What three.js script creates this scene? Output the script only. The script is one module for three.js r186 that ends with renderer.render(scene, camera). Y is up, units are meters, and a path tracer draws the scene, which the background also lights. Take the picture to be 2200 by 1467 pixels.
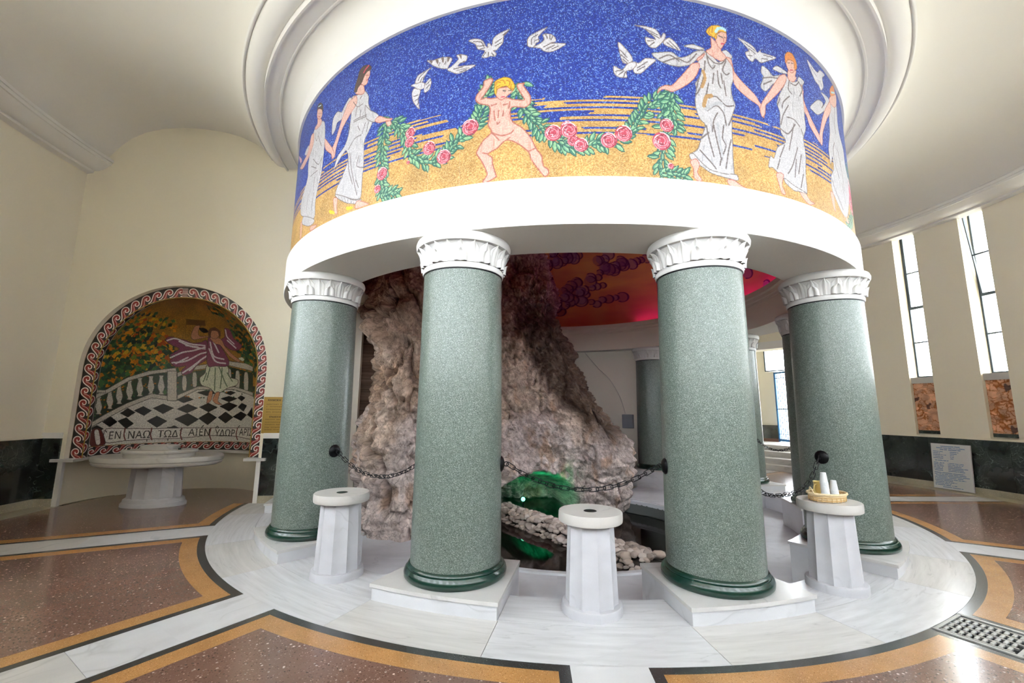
import * as THREE from 'three';
import { mergeGeometries, toCreasedNormals } from 'three/addons/utils/BufferGeometryUtils.js';
import { RoundedBoxGeometry } from 'three/addons/geometries/RoundedBoxGeometry.js';
import { ImprovedNoise } from 'three/addons/math/ImprovedNoise.js';
import { RectAreaLightUniformsLib } from 'three/addons/lights/RectAreaLightUniformsLib.js';

// ------------------------------------------------------------------ camera, sky, exposure
// The rotunda's axis is x = z = 0; angles are degrees from +z (towards the camera) to +x; y = 0 is the hall floor.
const D2R = Math.PI / 180;
RectAreaLightUniformsLib.init();
const scene = new THREE.Scene();
const camera = new THREE.PerspectiveCamera(76.15, 2200 / 1467, 0.05, 200);
{
  const pitch = 0.1527, yaw = 0.1008, roll = 0.0086;
  const fw = new THREE.Vector3(-Math.sin(yaw) * Math.cos(pitch), Math.sin(pitch), -Math.cos(yaw) * Math.cos(pitch));
  const rt = new THREE.Vector3(Math.cos(yaw), 0, -Math.sin(yaw)), up = new THREE.Vector3().crossVectors(rt, fw);
  const r2 = rt.clone().multiplyScalar(Math.cos(roll)).addScaledVector(up, Math.sin(roll));
  const u2 = up.clone().multiplyScalar(Math.cos(roll)).addScaledVector(rt, -Math.sin(roll));
  camera.position.set(0, 1.6, 8.3222);
  camera.quaternion.setFromRotationMatrix(new THREE.Matrix4().makeBasis(r2, u2, fw.clone().negate()));
}
scene.add(camera);
scene.background = new THREE.Color(0.88, 0.94, 1.0);       // bright overcast sky outside the windows
scene.backgroundIntensity = 24;
const renderer = new THREE.WebGLRenderer({ antialias: true });
renderer.toneMapping = THREE.LinearToneMapping;
renderer.toneMappingExposure = 1.2;
renderer.shadowMap.enabled = true;

// ------------------------------------------------------------------ helpers
function rng(seed) { let s = seed >>> 0; return () => { s = (s + 0x6D2B79F5) >>> 0; let t = s; t = Math.imul(t ^ (t >>> 15), t | 1); t ^= t + Math.imul(t ^ (t >>> 7), t | 61); return ((t ^ (t >>> 14)) >>> 0) / 4294967296; }; }
function hash(x, y, s = 0) { let h = Math.imul(x | 0, 374761393) + Math.imul(y | 0, 668265263) + Math.imul(s | 0, 1442695041); h = Math.imul(h ^ (h >>> 13), 1274126177); return ((h ^ (h >>> 16)) >>> 0) / 4294967296; }
const mod = (a, n) => ((a % n) + n) % n, clamp = (v, a = 0, b = 1) => Math.min(b, Math.max(a, v)), lerp = (a, b, t) => a + (b - a) * t;
const smooth = (a, b, x) => { const t = clamp((x - a) / (b - a)); return t * t * (3 - 2 * t); };
function vnoise(x, y, per, s = 0) {
  const xi = Math.floor(x), yi = Math.floor(y), fx = x - xi, fy = y - yi, u = fx * fx * (3 - 2 * fx), v = fy * fy * (3 - 2 * fy);
  const h = (i, j) => hash(mod(xi + i, per), mod(yi + j, per), s);
  return lerp(lerp(h(0, 0), h(1, 0), u), lerp(h(0, 1), h(1, 1), u), v);
}
function fbm(x, y, per, oct = 4, s = 0) { let a = 0.5, t = 0, n = 0; for (let i = 0; i < oct; i++) { t += a * vnoise(x, y, per, s + i); n += a; a *= 0.5; x *= 2; y *= 2; per *= 2; } return t / n; }
function worley(x, y, per, s = 0) {           // [distance to nearest, to second, cell hash]
  const xi = Math.floor(x), yi = Math.floor(y); let d1 = 9, d2 = 9, id = 0;
  for (let j = -1; j < 2; j++) for (let i = -1; i < 2; i++) {
    const cx = mod(xi + i, per), cy = mod(yi + j, per), px = xi + i + hash(cx, cy, s), py = yi + j + hash(cx, cy, s + 7);
    const d = Math.hypot(px - x, py - y);
    if (d < d1) { d2 = d1; d1 = d; id = hash(cx, cy, s + 13); } else if (d < d2) d2 = d;
  }
  return [d1, d2, id];
}
function dataTex(w, h, fn, size, srgb = true) {          // fn(u, v) in 0..1 -> [r, g, b] 0..255; repeats every `size` metres
  const d = new Uint8Array(w * h * 4);
  for (let j = 0; j < h; j++) for (let i = 0; i < w; i++) { const c = fn(i / w, j / h), k = (j * w + i) * 4; d[k] = clamp(c[0], 0, 255); d[k + 1] = clamp(c[1], 0, 255); d[k + 2] = clamp(c[2], 0, 255); d[k + 3] = 255; }
  const t = new THREE.DataTexture(d, w, h); t.magFilter = THREE.LinearFilter; t.minFilter = THREE.LinearMipmapLinearFilter; t.generateMipmaps = true;
  t.wrapS = t.wrapT = THREE.RepeatWrapping; if (srgb) t.colorSpace = THREE.SRGBColorSpace; t.repeat.set(1 / size, 1 / size); t.needsUpdate = true; return t;
}
function canvasTex(cv) { const t = new THREE.CanvasTexture(cv); t.colorSpace = THREE.SRGBColorSpace; t.needsUpdate = true; return t; }
const taken = {};
function numbered(n) { const k = taken[n] = (taken[n] ?? -1) + 1; return k ? `${n}_${String(k).padStart(3, '0')}` : n; }
function shade(o) { o.traverse(m => { if (m.isMesh) { m.castShadow = true; m.receiveShadow = true; } }); return o; }
function facing(g) {                          // winding that agrees with the stored normals
  if (g.index || g.userData.faced || !g.attributes.normal) return g; g.userData.faced = true;
  const p = g.attributes.position, n = g.attributes.normal, a = new THREE.Vector3(), b = new THREE.Vector3(), c = new THREE.Vector3(), m = new THREE.Vector3();
  for (let i = 0; i + 2 < p.count; i += 3) {
    a.fromBufferAttribute(p, i); b.fromBufferAttribute(p, i + 1).sub(a); c.fromBufferAttribute(p, i + 2).sub(a); m.fromBufferAttribute(n, i);
    if (b.cross(c).dot(m) < 0) for (const k of Object.keys(g.attributes)) { const t = g.attributes[k], s = t.itemSize; for (let q = 0; q < s; q++) { const v = t.array[(i + 1) * s + q]; t.array[(i + 1) * s + q] = t.array[(i + 2) * s + q]; t.array[(i + 2) * s + q] = v; } }
  }
  return g;
}
function mesh(name, geo, mat, parent) { const g = Array.isArray(geo) ? (geo.length > 1 ? mergeGeometries(geo.map(x => x.index ? x.toNonIndexed() : x).map(strip)) : geo[0]) : geo; facing(g); const m = new THREE.Mesh(g, mat); m.name = parent ? name : numbered(name); m.castShadow = m.receiveShadow = true; (parent || scene).add(m); return m; }
function strip(g) { for (const k of Object.keys(g.attributes)) if (!['position', 'normal', 'uv', 'color'].includes(k)) g.deleteAttribute(k); return g; }
function thing(name, label, category, pos = [0, 0, 0], turn = 0, group) { const o = new THREE.Group(); o.name = numbered(name); scene.add(o); o.position.set(...pos); o.rotation.y = turn; o.userData = { label, category }; if (group) o.userData.group = group; return o; }
function tag(o, label, category, group) { o.userData = { ...o.userData, label, category }; if (group) o.userData.group = group; return o; }
function struct(o, label, category) { o.userData = { ...o.userData, kind: 'structure', label, category }; return o; }
function sgroup(name, label, category) { const o = new THREE.Group(); o.name = numbered(name); scene.add(o); return struct(o, label, category); }
const P = (R, a, y = 0, c = [0, 0]) => new THREE.Vector3(c[0] + R * Math.sin(a * D2R), y, c[1] + R * Math.cos(a * D2R));
// surface of revolution about x = c0, z = c1: lines = list of [r, y] polylines (smooth within one, creased between), angles in degrees; uv in metres
function rev(lines, a0 = 0, a1 = 360, seg = 96, c = [0, 0]) {
  const gs = lines.map(l => {
    const g = new THREE.LatheGeometry(l.map(([r, y]) => new THREE.Vector2(r, y)), seg, a0 * D2R, (a1 - a0) * D2R), uv = g.attributes.uv;
    const len = [0]; for (let i = 1; i < l.length; i++) len.push(len[i - 1] + Math.hypot(l[i][0] - l[i - 1][0], l[i][1] - l[i - 1][1]));
    const rm = l.reduce((t, q) => t + q[0], 0) / l.length, arc = rm * (a1 - a0) * D2R, n = l.length;
    for (let i = 0; i < uv.count; i++) uv.setXY(i, Math.floor(i / n) / seg * arc, l[0][1] + len[i % n]);
    return g.toNonIndexed();
  });
  const g = gs.length > 1 ? mergeGeometries(gs) : gs[0]; if (c[0] || c[1]) g.translate(c[0], 0, c[1]); return g;
}
const hard = pts => pts.slice(1).map((p, i) => [pts[i], p]);                       // every edge creased
// solid ring sector, r0..r1, a0..a1 degrees, y0..y1
function arcBlock(r0, r1, a0, a1, y0, y1, c = [0, 0], seg) {
  seg = seg || Math.max(1, Math.ceil((a1 - a0) / 2));
  const full = a1 - a0 > 359.9, gs = [rev([[[r1, y0], [r1, y1]], [[r1, y1], [r0, y1]], [[r0, y1], [r0, y0]], [[r0, y0], [r1, y0]]], a0, a1, seg)];
  if (!full) for (const a of [a0, a1]) {
    const p = [P(r0, a, y0), P(r1, a, y0), P(r1, a, y1), P(r0, a, y1)], n = P(1, a + (a === a0 ? -90 : 90)), g = new THREE.BufferGeometry();
    const idx = a === a0 ? [0, 2, 1, 0, 3, 2] : [0, 1, 2, 0, 2, 3], pos = [], nor = [], uv = [];
    for (const i of idx) { pos.push(p[i].x, p[i].y, p[i].z); nor.push(n.x, n.y, n.z); uv.push(i === 1 || i === 2 ? r1 : r0, p[i].y); }
    g.setAttribute('position', new THREE.Float32BufferAttribute(pos, 3)); g.setAttribute('normal', new THREE.Float32BufferAttribute(nor, 3)); g.setAttribute('uv', new THREE.Float32BufferAttribute(uv, 2)); gs.push(g);
  }
  const g = mergeGeometries(gs);
  // plan uv on the flat faces so that stone runs across them
  const ps = g.attributes.position, ns = g.attributes.normal, u = g.attributes.uv;
  for (let i = 0; i < ps.count; i++) if (Math.abs(ns.getY(i)) > 0.9) u.setXY(i, ps.getX(i), ps.getZ(i));
  if (c[0] || c[1]) g.translate(c[0], 0, c[1]); return g;
}
function box(w, h, d, x = 0, y = 0, z = 0, r = 0) { const g = r ? new RoundedBoxGeometry(w, h, d, 2, r) : new THREE.BoxGeometry(w, h, d); const n = g.attributes.normal, p = g.attributes.position, u = g.attributes.uv; for (let i = 0; i < p.count; i++) { const ax = Math.abs(n.getX(i)), ay = Math.abs(n.getY(i)), az = Math.abs(n.getZ(i)); if (ax >= ay && ax >= az) u.setXY(i, p.getZ(i), p.getY(i)); else if (ay >= az) u.setXY(i, p.getX(i), p.getZ(i)); else u.setXY(i, p.getX(i), p.getY(i)); } return g.translate(x, y, z); }
// flat plate cut to a plan outline (list of [x, z]) with holes, top at y, thickness t
function plate(outer, holes, y, t) {
  const s = new THREE.Shape(outer.map(([x, z]) => new THREE.Vector2(x, -z))); for (const h of holes) s.holes.push(new THREE.Path(h.map(([x, z]) => new THREE.Vector2(x, -z))));
  return new THREE.ExtrudeGeometry(s, { depth: t, bevelEnabled: false }).rotateX(-Math.PI / 2).translate(0, y - t, 0);
}
function tube(pts, r, seg = 40, rs = 6, closed = false) { return new THREE.TubeGeometry(new THREE.CatmullRomCurve3(pts.map(p => p.isVector3 ? p : new THREE.Vector3(...p)), closed), seg, r, rs, closed); }
function uvShift(g, du, dv, rot = 0) { const u = g.attributes.uv, c = Math.cos(rot), s = Math.sin(rot); for (let i = 0; i < u.count; i++) { const x = u.getX(i), y = u.getY(i); u.setXY(i, c * x - s * y + du, s * x + c * y + dv); } return g; }

// ------------------------------------------------------------------ materials
const std = (color, o = {}) => new THREE.MeshStandardMaterial({ color, roughness: 0.6, ...o });
const phys = (color, o = {}) => new THREE.MeshPhysicalMaterial({ color, roughness: 0.5, ...o });
const M = {};
M.cream = std('#f1ead7', { roughness: 0.85 });
M.ceiling = std('#ebe8e1', { roughness: 0.9 });
M.white = std('#eceae7', { roughness: 0.75 });
M.plaster = std('#efe8da', { roughness: 0.85 });
M.capital = std('#dcdad7', { roughness: 0.7 });
M.iron = std('#17181b', { roughness: 0.35, metalness: 0.6 });
M.frame = std('#39464f', { roughness: 0.5, metalness: 0.3 });
M.glass = phys('#ffffff', { transmission: 1, thickness: 0, roughness: 0.0, ior: 1.45 });
M.blue = std('#2f6c9f', { roughness: 0.45 });
M.brass = std('#a88a3c', { roughness: 0.45, metalness: 0.3 });
M.torus = phys('#083328', { roughness: 0.25, clearcoat: 0.5, clearcoatRoughness: 0.16 });
{ // white marble with grey veins
  const f = (s, vn = 17) => (u, v) => {
    const w = fbm(u * 3, v * 3, 3, 3, s) - 0.5, st = fbm(u * 2 + w * 0.8, v * 9 + w * 2, 18, 4, s + 2) - 0.5, n = fbm(u * 2 + w, v * 4 + w * 1.5, 4, 4, s + 9), vein = Math.pow(clamp(1 - Math.abs(n - 0.5) * 26), 2) * smooth(0.45, 0.7, fbm(u * 4, v * 4, 4, 2, s + 20));
    const cloud = fbm(u * 5, v * 5, 5, 4, s + 5) - 0.5, fine = hash(u * 4096, v * 4096, 3) - 0.5, t = 220 + cloud * 20 + st * 18 + fine * 4 - vein * vn; return [t - 2, t - 1, t + 3];
  };
  M.marble = std('#ffffff', { map: dataTex(768, 768, f(3), 1.6), roughness: 0.22 });
  M.marbleB = std('#fbf8f2', { map: dataTex(768, 768, f(41), 1.9), roughness: 0.22 });
  M.marbleMatt = std('#f2f1f3', { map: dataTex(512, 512, f(71, 15), 1.3), roughness: 0.5 });
  M.marbleTop = std('#f0ebe2', { map: M.marbleB.map, roughness: 0.4 });
}
{ // speckled green-grey granite shafts
  const pal = [[78, 92, 84], [93, 107, 98], [108, 121, 112], [124, 136, 128], [146, 156, 149], [184, 192, 187], [63, 76, 69]];
  const w = [0.15, 0.23, 0.25, 0.19, 0.1, 0.04, 0.04];
  M.granite = phys('#ffffff', { map: dataTex(1024, 1024, (u, v) => {
    const [d1, d2, id] = worley(u * 165, v * 165, 165, 9); let t = id, k = 0; while (k < 6 && t > w[k]) t -= w[k++];
    const e = d2 - d1 < 0.12 ? 0.9 : 1, n = 0.94 + 0.12 * fbm(u * 20, v * 20, 20, 2, 4); return pal[k].map(c => c * e * n);
  }, 0.56), roughness: 0.34, clearcoat: 0.2, clearcoatRoughness: 0.25 });
}
{ // terrazzo fields
  const t = (base, size, seed, chips) => dataTex(768, 768, (u, v) => {
    const n = fbm(u * 5, v * 5, 5, 3, seed) - 0.5, g = hash(u * 768, v * 768, seed) - 0.5; let c = base.map(b => b * (1 + n * 0.16 + g * 0.16));
    for (const [cells, p, rad, col] of chips) { const [d1, , id] = worley(u * cells, v * cells, cells, seed + cells); if (id < p && d1 < rad * (0.5 + id / p)) { const k = 0.8 + 0.4 * hash(id * 1e6, 3); c = col.map(q => q * k); } }
    return c;
  }, size);
  M.brown = phys('#ffffff', { map: t([128, 98, 86], 1.5, 11, [[90, 0.3, 0.3, [110, 80, 70]], [64, 0.07, 0.24, [206, 184, 174]], [150, 0.1, 0.32, [176, 146, 134]], [110, 0.08, 0.26, [88, 66, 60]]]), roughness: 0.2, clearcoat: 0.4, clearcoatRoughness: 0.12 });
  M.orange = phys('#ffffff', { map: t([188, 140, 88], 0.8, 23, [[120, 0.25, 0.35, [168, 118, 68]], [140, 0.15, 0.35, [208, 166, 116]]]), roughness: 0.24, clearcoat: 0.4, clearcoatRoughness: 0.15 });
  M.dark = phys('#ffffff', { map: t([58, 61, 60], 0.8, 37, [[130, 0.25, 0.35, [44, 46, 46]], [150, 0.1, 0.3, [98, 102, 100]]]), roughness: 0.25, clearcoat: 0.3, clearcoatRoughness: 0.15 });
  M.beige = std('#ffffff', { map: t([176, 168, 146], 1.0, 53, [[110, 0.2, 0.35, [196, 188, 168]]]), roughness: 0.35 });
}
{ // dark green veined marble, orange breccia
  M.verde = phys('#ffffff', { map: dataTex(768, 768, (u, v) => {
    const wx = (fbm(u * 5, v * 5, 5, 4, 61) - 0.5) * 0.5, wy = (fbm(u * 5, v * 5, 5, 4, 64) - 0.5) * 0.5, net = (k, s, t) => { const [d1, d2] = worley(u * k + wx * k * 1.1, v * k + wy * k * 1.1, k, s); return Math.pow(clamp(1 - (d2 - d1) * t), 2); };
    const cloud = fbm(u * 6, v * 6, 6, 5, 77), vein = net(6, 66, 22) * smooth(0.4, 0.62, fbm(u * 3, v * 3, 3, 2, 80)) * 0.6 + net(17, 70, 9) * 0.3 * smooth(0.42, 0.6, cloud), g = 12 + 62 * cloud + vein * 130; return [g * 0.92, g * 1.04, g];
  }, 1.7), roughness: 0.14, clearcoat: 0.4, clearcoatRoughness: 0.08 });
  M.breccia = phys('#ffffff', { map: dataTex(512, 512, (u, v) => {
    const wx = fbm(u * 6, v * 6, 6, 4, 90) * 2.2, wy = fbm(u * 6 + 3, v * 6, 6, 4, 97) * 2.2, [d1, d2, id] = worley(u * 6 + wx, v * 8 + wy, 24, 92), e = clamp((d2 - d1) * 4 + (fbm(u * 5, v * 5, 5, 2, 44) - 0.4) * 1.6), b = fbm(u * 8, v * 8, 8, 4, 95), dk = smooth(0.72, 0.78, fbm(u * 4 + 2, v * 4, 4, 3, 99));
    const c = [lerp(150, 216, e), lerp(84, 164, e), lerp(38, 132, e)]; return c.map((q, i) => lerp(q * (0.78 + 0.4 * b) * (0.9 + 0.2 * id), [72, 48, 46][i], dk * 0.8));
  }, 0.8), roughness: 0.2 });
}

// ------------------------------------------------------------------ plan dimensions
const WC = [0.2, 0.8], WR = 8.55, END = -77.1;             // outer wall circle, radial end wall with the niche
const R_DISC = 5.262, R_STEP = 4.29, R_PL = 4.78, Y_LOW = -0.3, POOL = [0.1, 0.45], POOL_R = 2.42;
const COLS = [-74.75, -43.5, -12.3, 18.95, 50.2, 81.45, 112.7, 144.2], RC = 4.2825;
const DEPTH_W = 0.55;
// angle round the rotunda -> radius at which the outer wall circle (shrunk by `in`) is met
function wallR(a, inset = 0) { const s = Math.sin(a * D2R), c = Math.cos(a * D2R), b = WC[0] * s + WC[1] * c, r = WR - inset; return b + Math.sqrt(b * b - WC[0] ** 2 - WC[1] ** 2 + r * r); }
const wallAngle = a => { const p = P(wallR(a), a); return Math.atan2(p.x - WC[0], p.z - WC[1]) / D2R; };

// ------------------------------------------------------------------ floor
const floor = sgroup('floor', 'polished terrazzo and white marble floor round the colonnade', 'floor');
{
  const STRIPS = [[-58.5, 0.24], [-28.1, 0.245], [3.5, 0.246], [34.7, 0.255], [65.0, 0.225], [97.5, 0.2], [128.5, 0.25]];
  const RIM = 0.42, rr = rng(5);
  const line = (a, off, R) => { const d = P(1, a), n = P(1, a + 90); const t = Math.sqrt(Math.max(0, R * R - off * off)); return [d.x * t + n.x * off, d.z * t + n.z * off]; };
  const outR = (a, off) => { let t = 8; for (let i = 0; i < 6; i++) { const q = line(a, off, t), an = Math.atan2(q[0], q[1]) / D2R; t = wallR(an, RIM); } return t; };
  function sector(s1, s2, d) {                              // outline between two marble strips, inset by d
    const o1 = s1[1] + (s1[0] === END ? 0 : d), o2 = -(s2[1] + d), r = R_DISC + d, pts = [];
    const i1 = line(s1[0], o1, r), i2 = line(s2[0], o2, r), b1 = Math.atan2(i1[0], i1[1]) / D2R, b2 = Math.atan2(i2[0], i2[1]) / D2R;
    for (let i = 0; i <= 24; i++) { const q = P(r, lerp(b1, b2, i / 24)); pts.push([q.x, q.z]); }
    const e2 = line(s2[0], o2, outR(s2[0], o2)), e1 = line(s1[0], o1, outR(s1[0], o1)), c2 = Math.atan2(e2[0], e2[1]) / D2R, c1 = Math.atan2(e1[0], e1[1]) / D2R;
    for (let i = 0; i <= 24; i++) { const a = lerp(c2, c1, i / 24), q = P(wallR(a, RIM), a); pts.push([q.x, q.z]); }
    return pts;
  }
  const ends = [[END, -0.005], ...STRIPS, [146.5, 0.3]];
  for (let i = 0; i + 1 < ends.length; i++) {
    const a = ends[i], b = ends[i + 1], o = sector(a, b, 0), m = sector(a, b, 0.075), f = sector(a, b, 0.235);
    mesh('dark_border', plate(o, [], -0.002, 0.03), M.dark, floor); mesh('orange_border', plate(m, [], -0.001, 0.03), M.orange, floor);
    mesh('terrazzo_field', uvShift(plate(f, [], 0, 0.03), rr(), rr()), M.brown, floor);
  }
  // marble strips, each laid in slabs
  for (const [a, hw] of STRIPS) {
    if (a === 34.7) continue;                               // the drain grate lies here
    const Rm = outR(a, 0); let r = R_DISC - 0.01;
    for (let k = 0; r < Rm; k++) { const e = Math.min(Rm, r + 1.05 + 0.25 * rr()), g = uvShift(box(hw * 2, 0.03, e - r - 0.003, 0, -0.015, (r + e) / 2), rr(), rr(), rr() > 0.5 ? 0.3 : 1.6); g.rotateY(a * D2R); mesh('marble_slab', g, k % 2 ? M.marbleB : M.marble, floor); r = e; }
  }
  // pale edging along the outer wall
  mesh('wall_edging', arcBlock(WR - RIM, WR + 0.3, -92, 150, -0.03, 0.0, WC, 120), M.beige, floor);
  // niche floor
  const n = [], d = P(1, END), q = P(1, END - 90), cx = 6.66; for (let i = 0; i <= 24; i++) { const t = Math.PI * i / 24, x = cx + 1.5 * Math.cos(t), z = 1.5 * Math.sin(t); n.push([d.x * x + q.x * z, d.z * x + q.z * z]); }
  mesh('terrazzo_field', plate(n, [], 0, 0.03), M.brown, floor);
  // marble ring: outer course broken at the plinth corners, inner course between the plinths
  const cuts = []; for (const a of COLS) cuts.push(a - 6.85, a + 6.85);
  const all = [END, ...cuts.filter(a => a > END), 160];
  for (let i = 0; i + 1 < all.length; i++) if (all[i + 1] - all[i] > 0.5) mesh('marble_slab', uvShift(arcBlock(R_PL - 0.02, R_DISC - 0.001, all[i] + 0.025, all[i + 1] - 0.025, -0.03, 0), rr() * 2, rr() * 2, [0.2, 1.3, -0.5, 2.2][i % 4]), i % 2 ? M.marble : M.marbleB, floor);
  for (let i = 0; i + 1 < COLS.length; i++) mesh('marble_slab', uvShift(arcBlock(R_STEP, R_PL - 0.0245, COLS[i] + 6.8, COLS[i + 1] - 6.8, -0.05, 0), rr() * 2, rr() * 2, [0.5, 1.1, -0.3][i % 3]), M.marble, floor);
  mesh('step_riser', rev([[[R_STEP + 0.005, Y_LOW], [R_STEP + 0.005, -0.05]]], -80, 160, 120), M.marble, floor);
  // lower walk round the pool
  const c = (r, o, n2 = 96) => Array.from({ length: n2 }, (_, i) => { const p = P(r, i * 360 / n2, 0, o); return [p.x, p.z]; });
  const walk = []; for (let a = -70; a <= 150; a += 3) { const p = P(R_STEP + 0.01, a); walk.push([p.x, p.z]); } for (let a = 152; a >= -70; a -= 3) { const p = P(POOL_R, a, 0, POOL); walk.push([p.x, p.z]); }
  mesh('lower_walk', plate(walk, [], Y_LOW, 0.06), M.marbleMatt, floor);
  mesh('sub_floor', plate(c(11.5, [0.2, 0.4]), [c(R_STEP + 0.06, [0, 0])], -0.032, 0.1), M.beige, floor);
}
const ground = struct(mesh('ground', new THREE.CylinderGeometry(60, 60, 0.2, 48).translate(0, -0.75, 0), std('#b9b4a8', { roughness: 0.9 })), 'pale paving outside the building below the windows', 'ground');

// ------------------------------------------------------------------ outer wall with tall windows
const WIN = { w: 3.0, pitch: 8.7, first: 113.0, n: 21, y0: 2.38, y1: 5.82 };
const wall = sgroup('wall_outer', 'cream curved outer wall with piers between tall windows', 'wall');
const H_TOP = 6.75;
{
  const last = WIN.first - WIN.pitch * (WIN.n - 1) - WIN.w;
  mesh('solid_wall', arcBlock(WR, WR + DEPTH_W, -95, last, -0.6, H_TOP, WC), M.cream, wall);
  mesh('solid_wall', arcBlock(WR, WR + DEPTH_W, WIN.first, 121.5, -0.6, H_TOP, WC), M.cream, wall);
  for (let i = 0; i < WIN.n; i++) {
    const r = WIN.first - WIN.pitch * i, l = r - WIN.w;      // r = far edge of this opening, l = near edge
    if (i < WIN.n - 1) mesh('pier', arcBlock(WR, WR + DEPTH_W, l - (WIN.pitch - WIN.w), l, -0.6, H_TOP, WC, 4), M.cream, wall);
    mesh('apron', arcBlock(WR + 0.1, WR + DEPTH_W, l, r, -0.6, 2.24, WC, 2), M.cream, wall);
    mesh('head', arcBlock(WR + 0.02, WR + DEPTH_W, l, r, WIN.y1, H_TOP, WC, 2), M.cream, wall);
    if (i < 4) { mesh('marble_panel', uvShift(arcBlock(WR + 0.075, WR + 0.1, l + 0.03, r - 0.03, 1.2, 2.24, WC, 2), i * 0.37, i * 0.21), M.breccia, wall); mesh('base_strip', arcBlock(WR + 0.07, WR + 0.1, l + 0.03, r - 0.03, 1.13, 1.2, WC, 2), M.verde, wall); }
    mesh('sill', arcBlock(WR + 0.05, WR + 0.36, l, r, 2.24, 2.375, WC, 2), M.marbleTop, wall);
  }
  // dado: marble slabs, pale strip below, cap line above
  for (let a = -93, k = 0; a < 121; k++) { const e = Math.min(121.4, a + 9.3); mesh('dado_slab', uvShift(arcBlock(WR - 0.03, WR + 0.03, a, e - 0.03, 0.12, 1.06, WC, 5), k * 0.73, k * 0.31), M.verde, wall); a = e; }
  mesh('dado_base', arcBlock(WR - 0.045, WR + 0.03, -93, 121.4, 0.0, 0.12, WC, 110), M.beige, wall);
  mesh('dado_cap', arcBlock(WR - 0.022, WR + 0.03, -93, 121.4, 1.06, 1.1, WC, 110), M.cream, wall);
}
// windows: steel frame, glazing bars, one pane of glass in each light
for (let i = 0; i < WIN.n; i++) {
  const a = WIN.first - WIN.pitch * i - WIN.w / 2, R = WR + 0.29, p = P(R, a, 0, WC), w = 2 * (WR + 0.29) * Math.tan(WIN.w / 2 * D2R) - 0.004, H = WIN.y1 - WIN.y0;
  const g = new THREE.Group(); g.name = `window_${i + 1}`; g.position.copy(p); g.rotation.y = a * D2R; scene.add(g); g.userData = { kind: 'structure', category: 'window' };
  g.userData.label = i === 0 ? 'tall narrow four-pane window nearest the back of the hall' : i === 1 ? 'tall window with its upper sash tilted open inwards' : i === 2 ? 'tall narrow window cut by the right edge of the picture' : 'tall narrow steel window in the wall behind the viewer';
  const t = 0.034, fr = [box(t, H, 0.04, -w / 2 + t / 2, WIN.y0 + H / 2), box(t, H, 0.04, w / 2 - t / 2, WIN.y0 + H / 2), box(w, t, 0.04, 0, WIN.y0 + t / 2), box(w, t, 0.04, 0, WIN.y1 - t / 2), box(w, 0.045, 0.045, 0, 4.0)];
  mesh('frame', fr, M.frame, g);
  const panes = [[WIN.y0 + t, 3.19], [3.19, 3.98], [4.02, 4.85], [4.85, WIN.y1 - t]];
  const sash = new THREE.Group(); sash.name = 'tilted_sash'; sash.position.set(0, 4.02, 0); g.add(sash); if (i === 1) sash.rotation.x = -0.12;
  panes.forEach(([a0, a1], k) => { const up = k > 1, y = up ? 4.02 : 0; mesh('pane', box(w - 2 * t, a1 - a0, 0.004, 0, (a0 + a1) / 2 - y), M.glass, up ? sash : g); });
  mesh('glazing_bar', box(w - 2 * t, 0.03, 0.03, 0, 3.19, 0), M.frame, g); mesh('glazing_bar', box(w - 2 * t, 0.03, 0.03, 0, 4.85 - 4.02, 0), M.frame, sash);
  const sh = WIN.y1 - t - 4.03; mesh('sash_frame', [box(0.02, sh, 0.035, -w / 2 + t + 0.012, sh / 2), box(0.02, sh, 0.035, w / 2 - t - 0.012, sh / 2), box(w - 2 * t, 0.02, 0.035, 0, 0.01), box(w - 2 * t, 0.02, 0.035, 0, sh - 0.012)], M.frame, sash);
}

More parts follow.
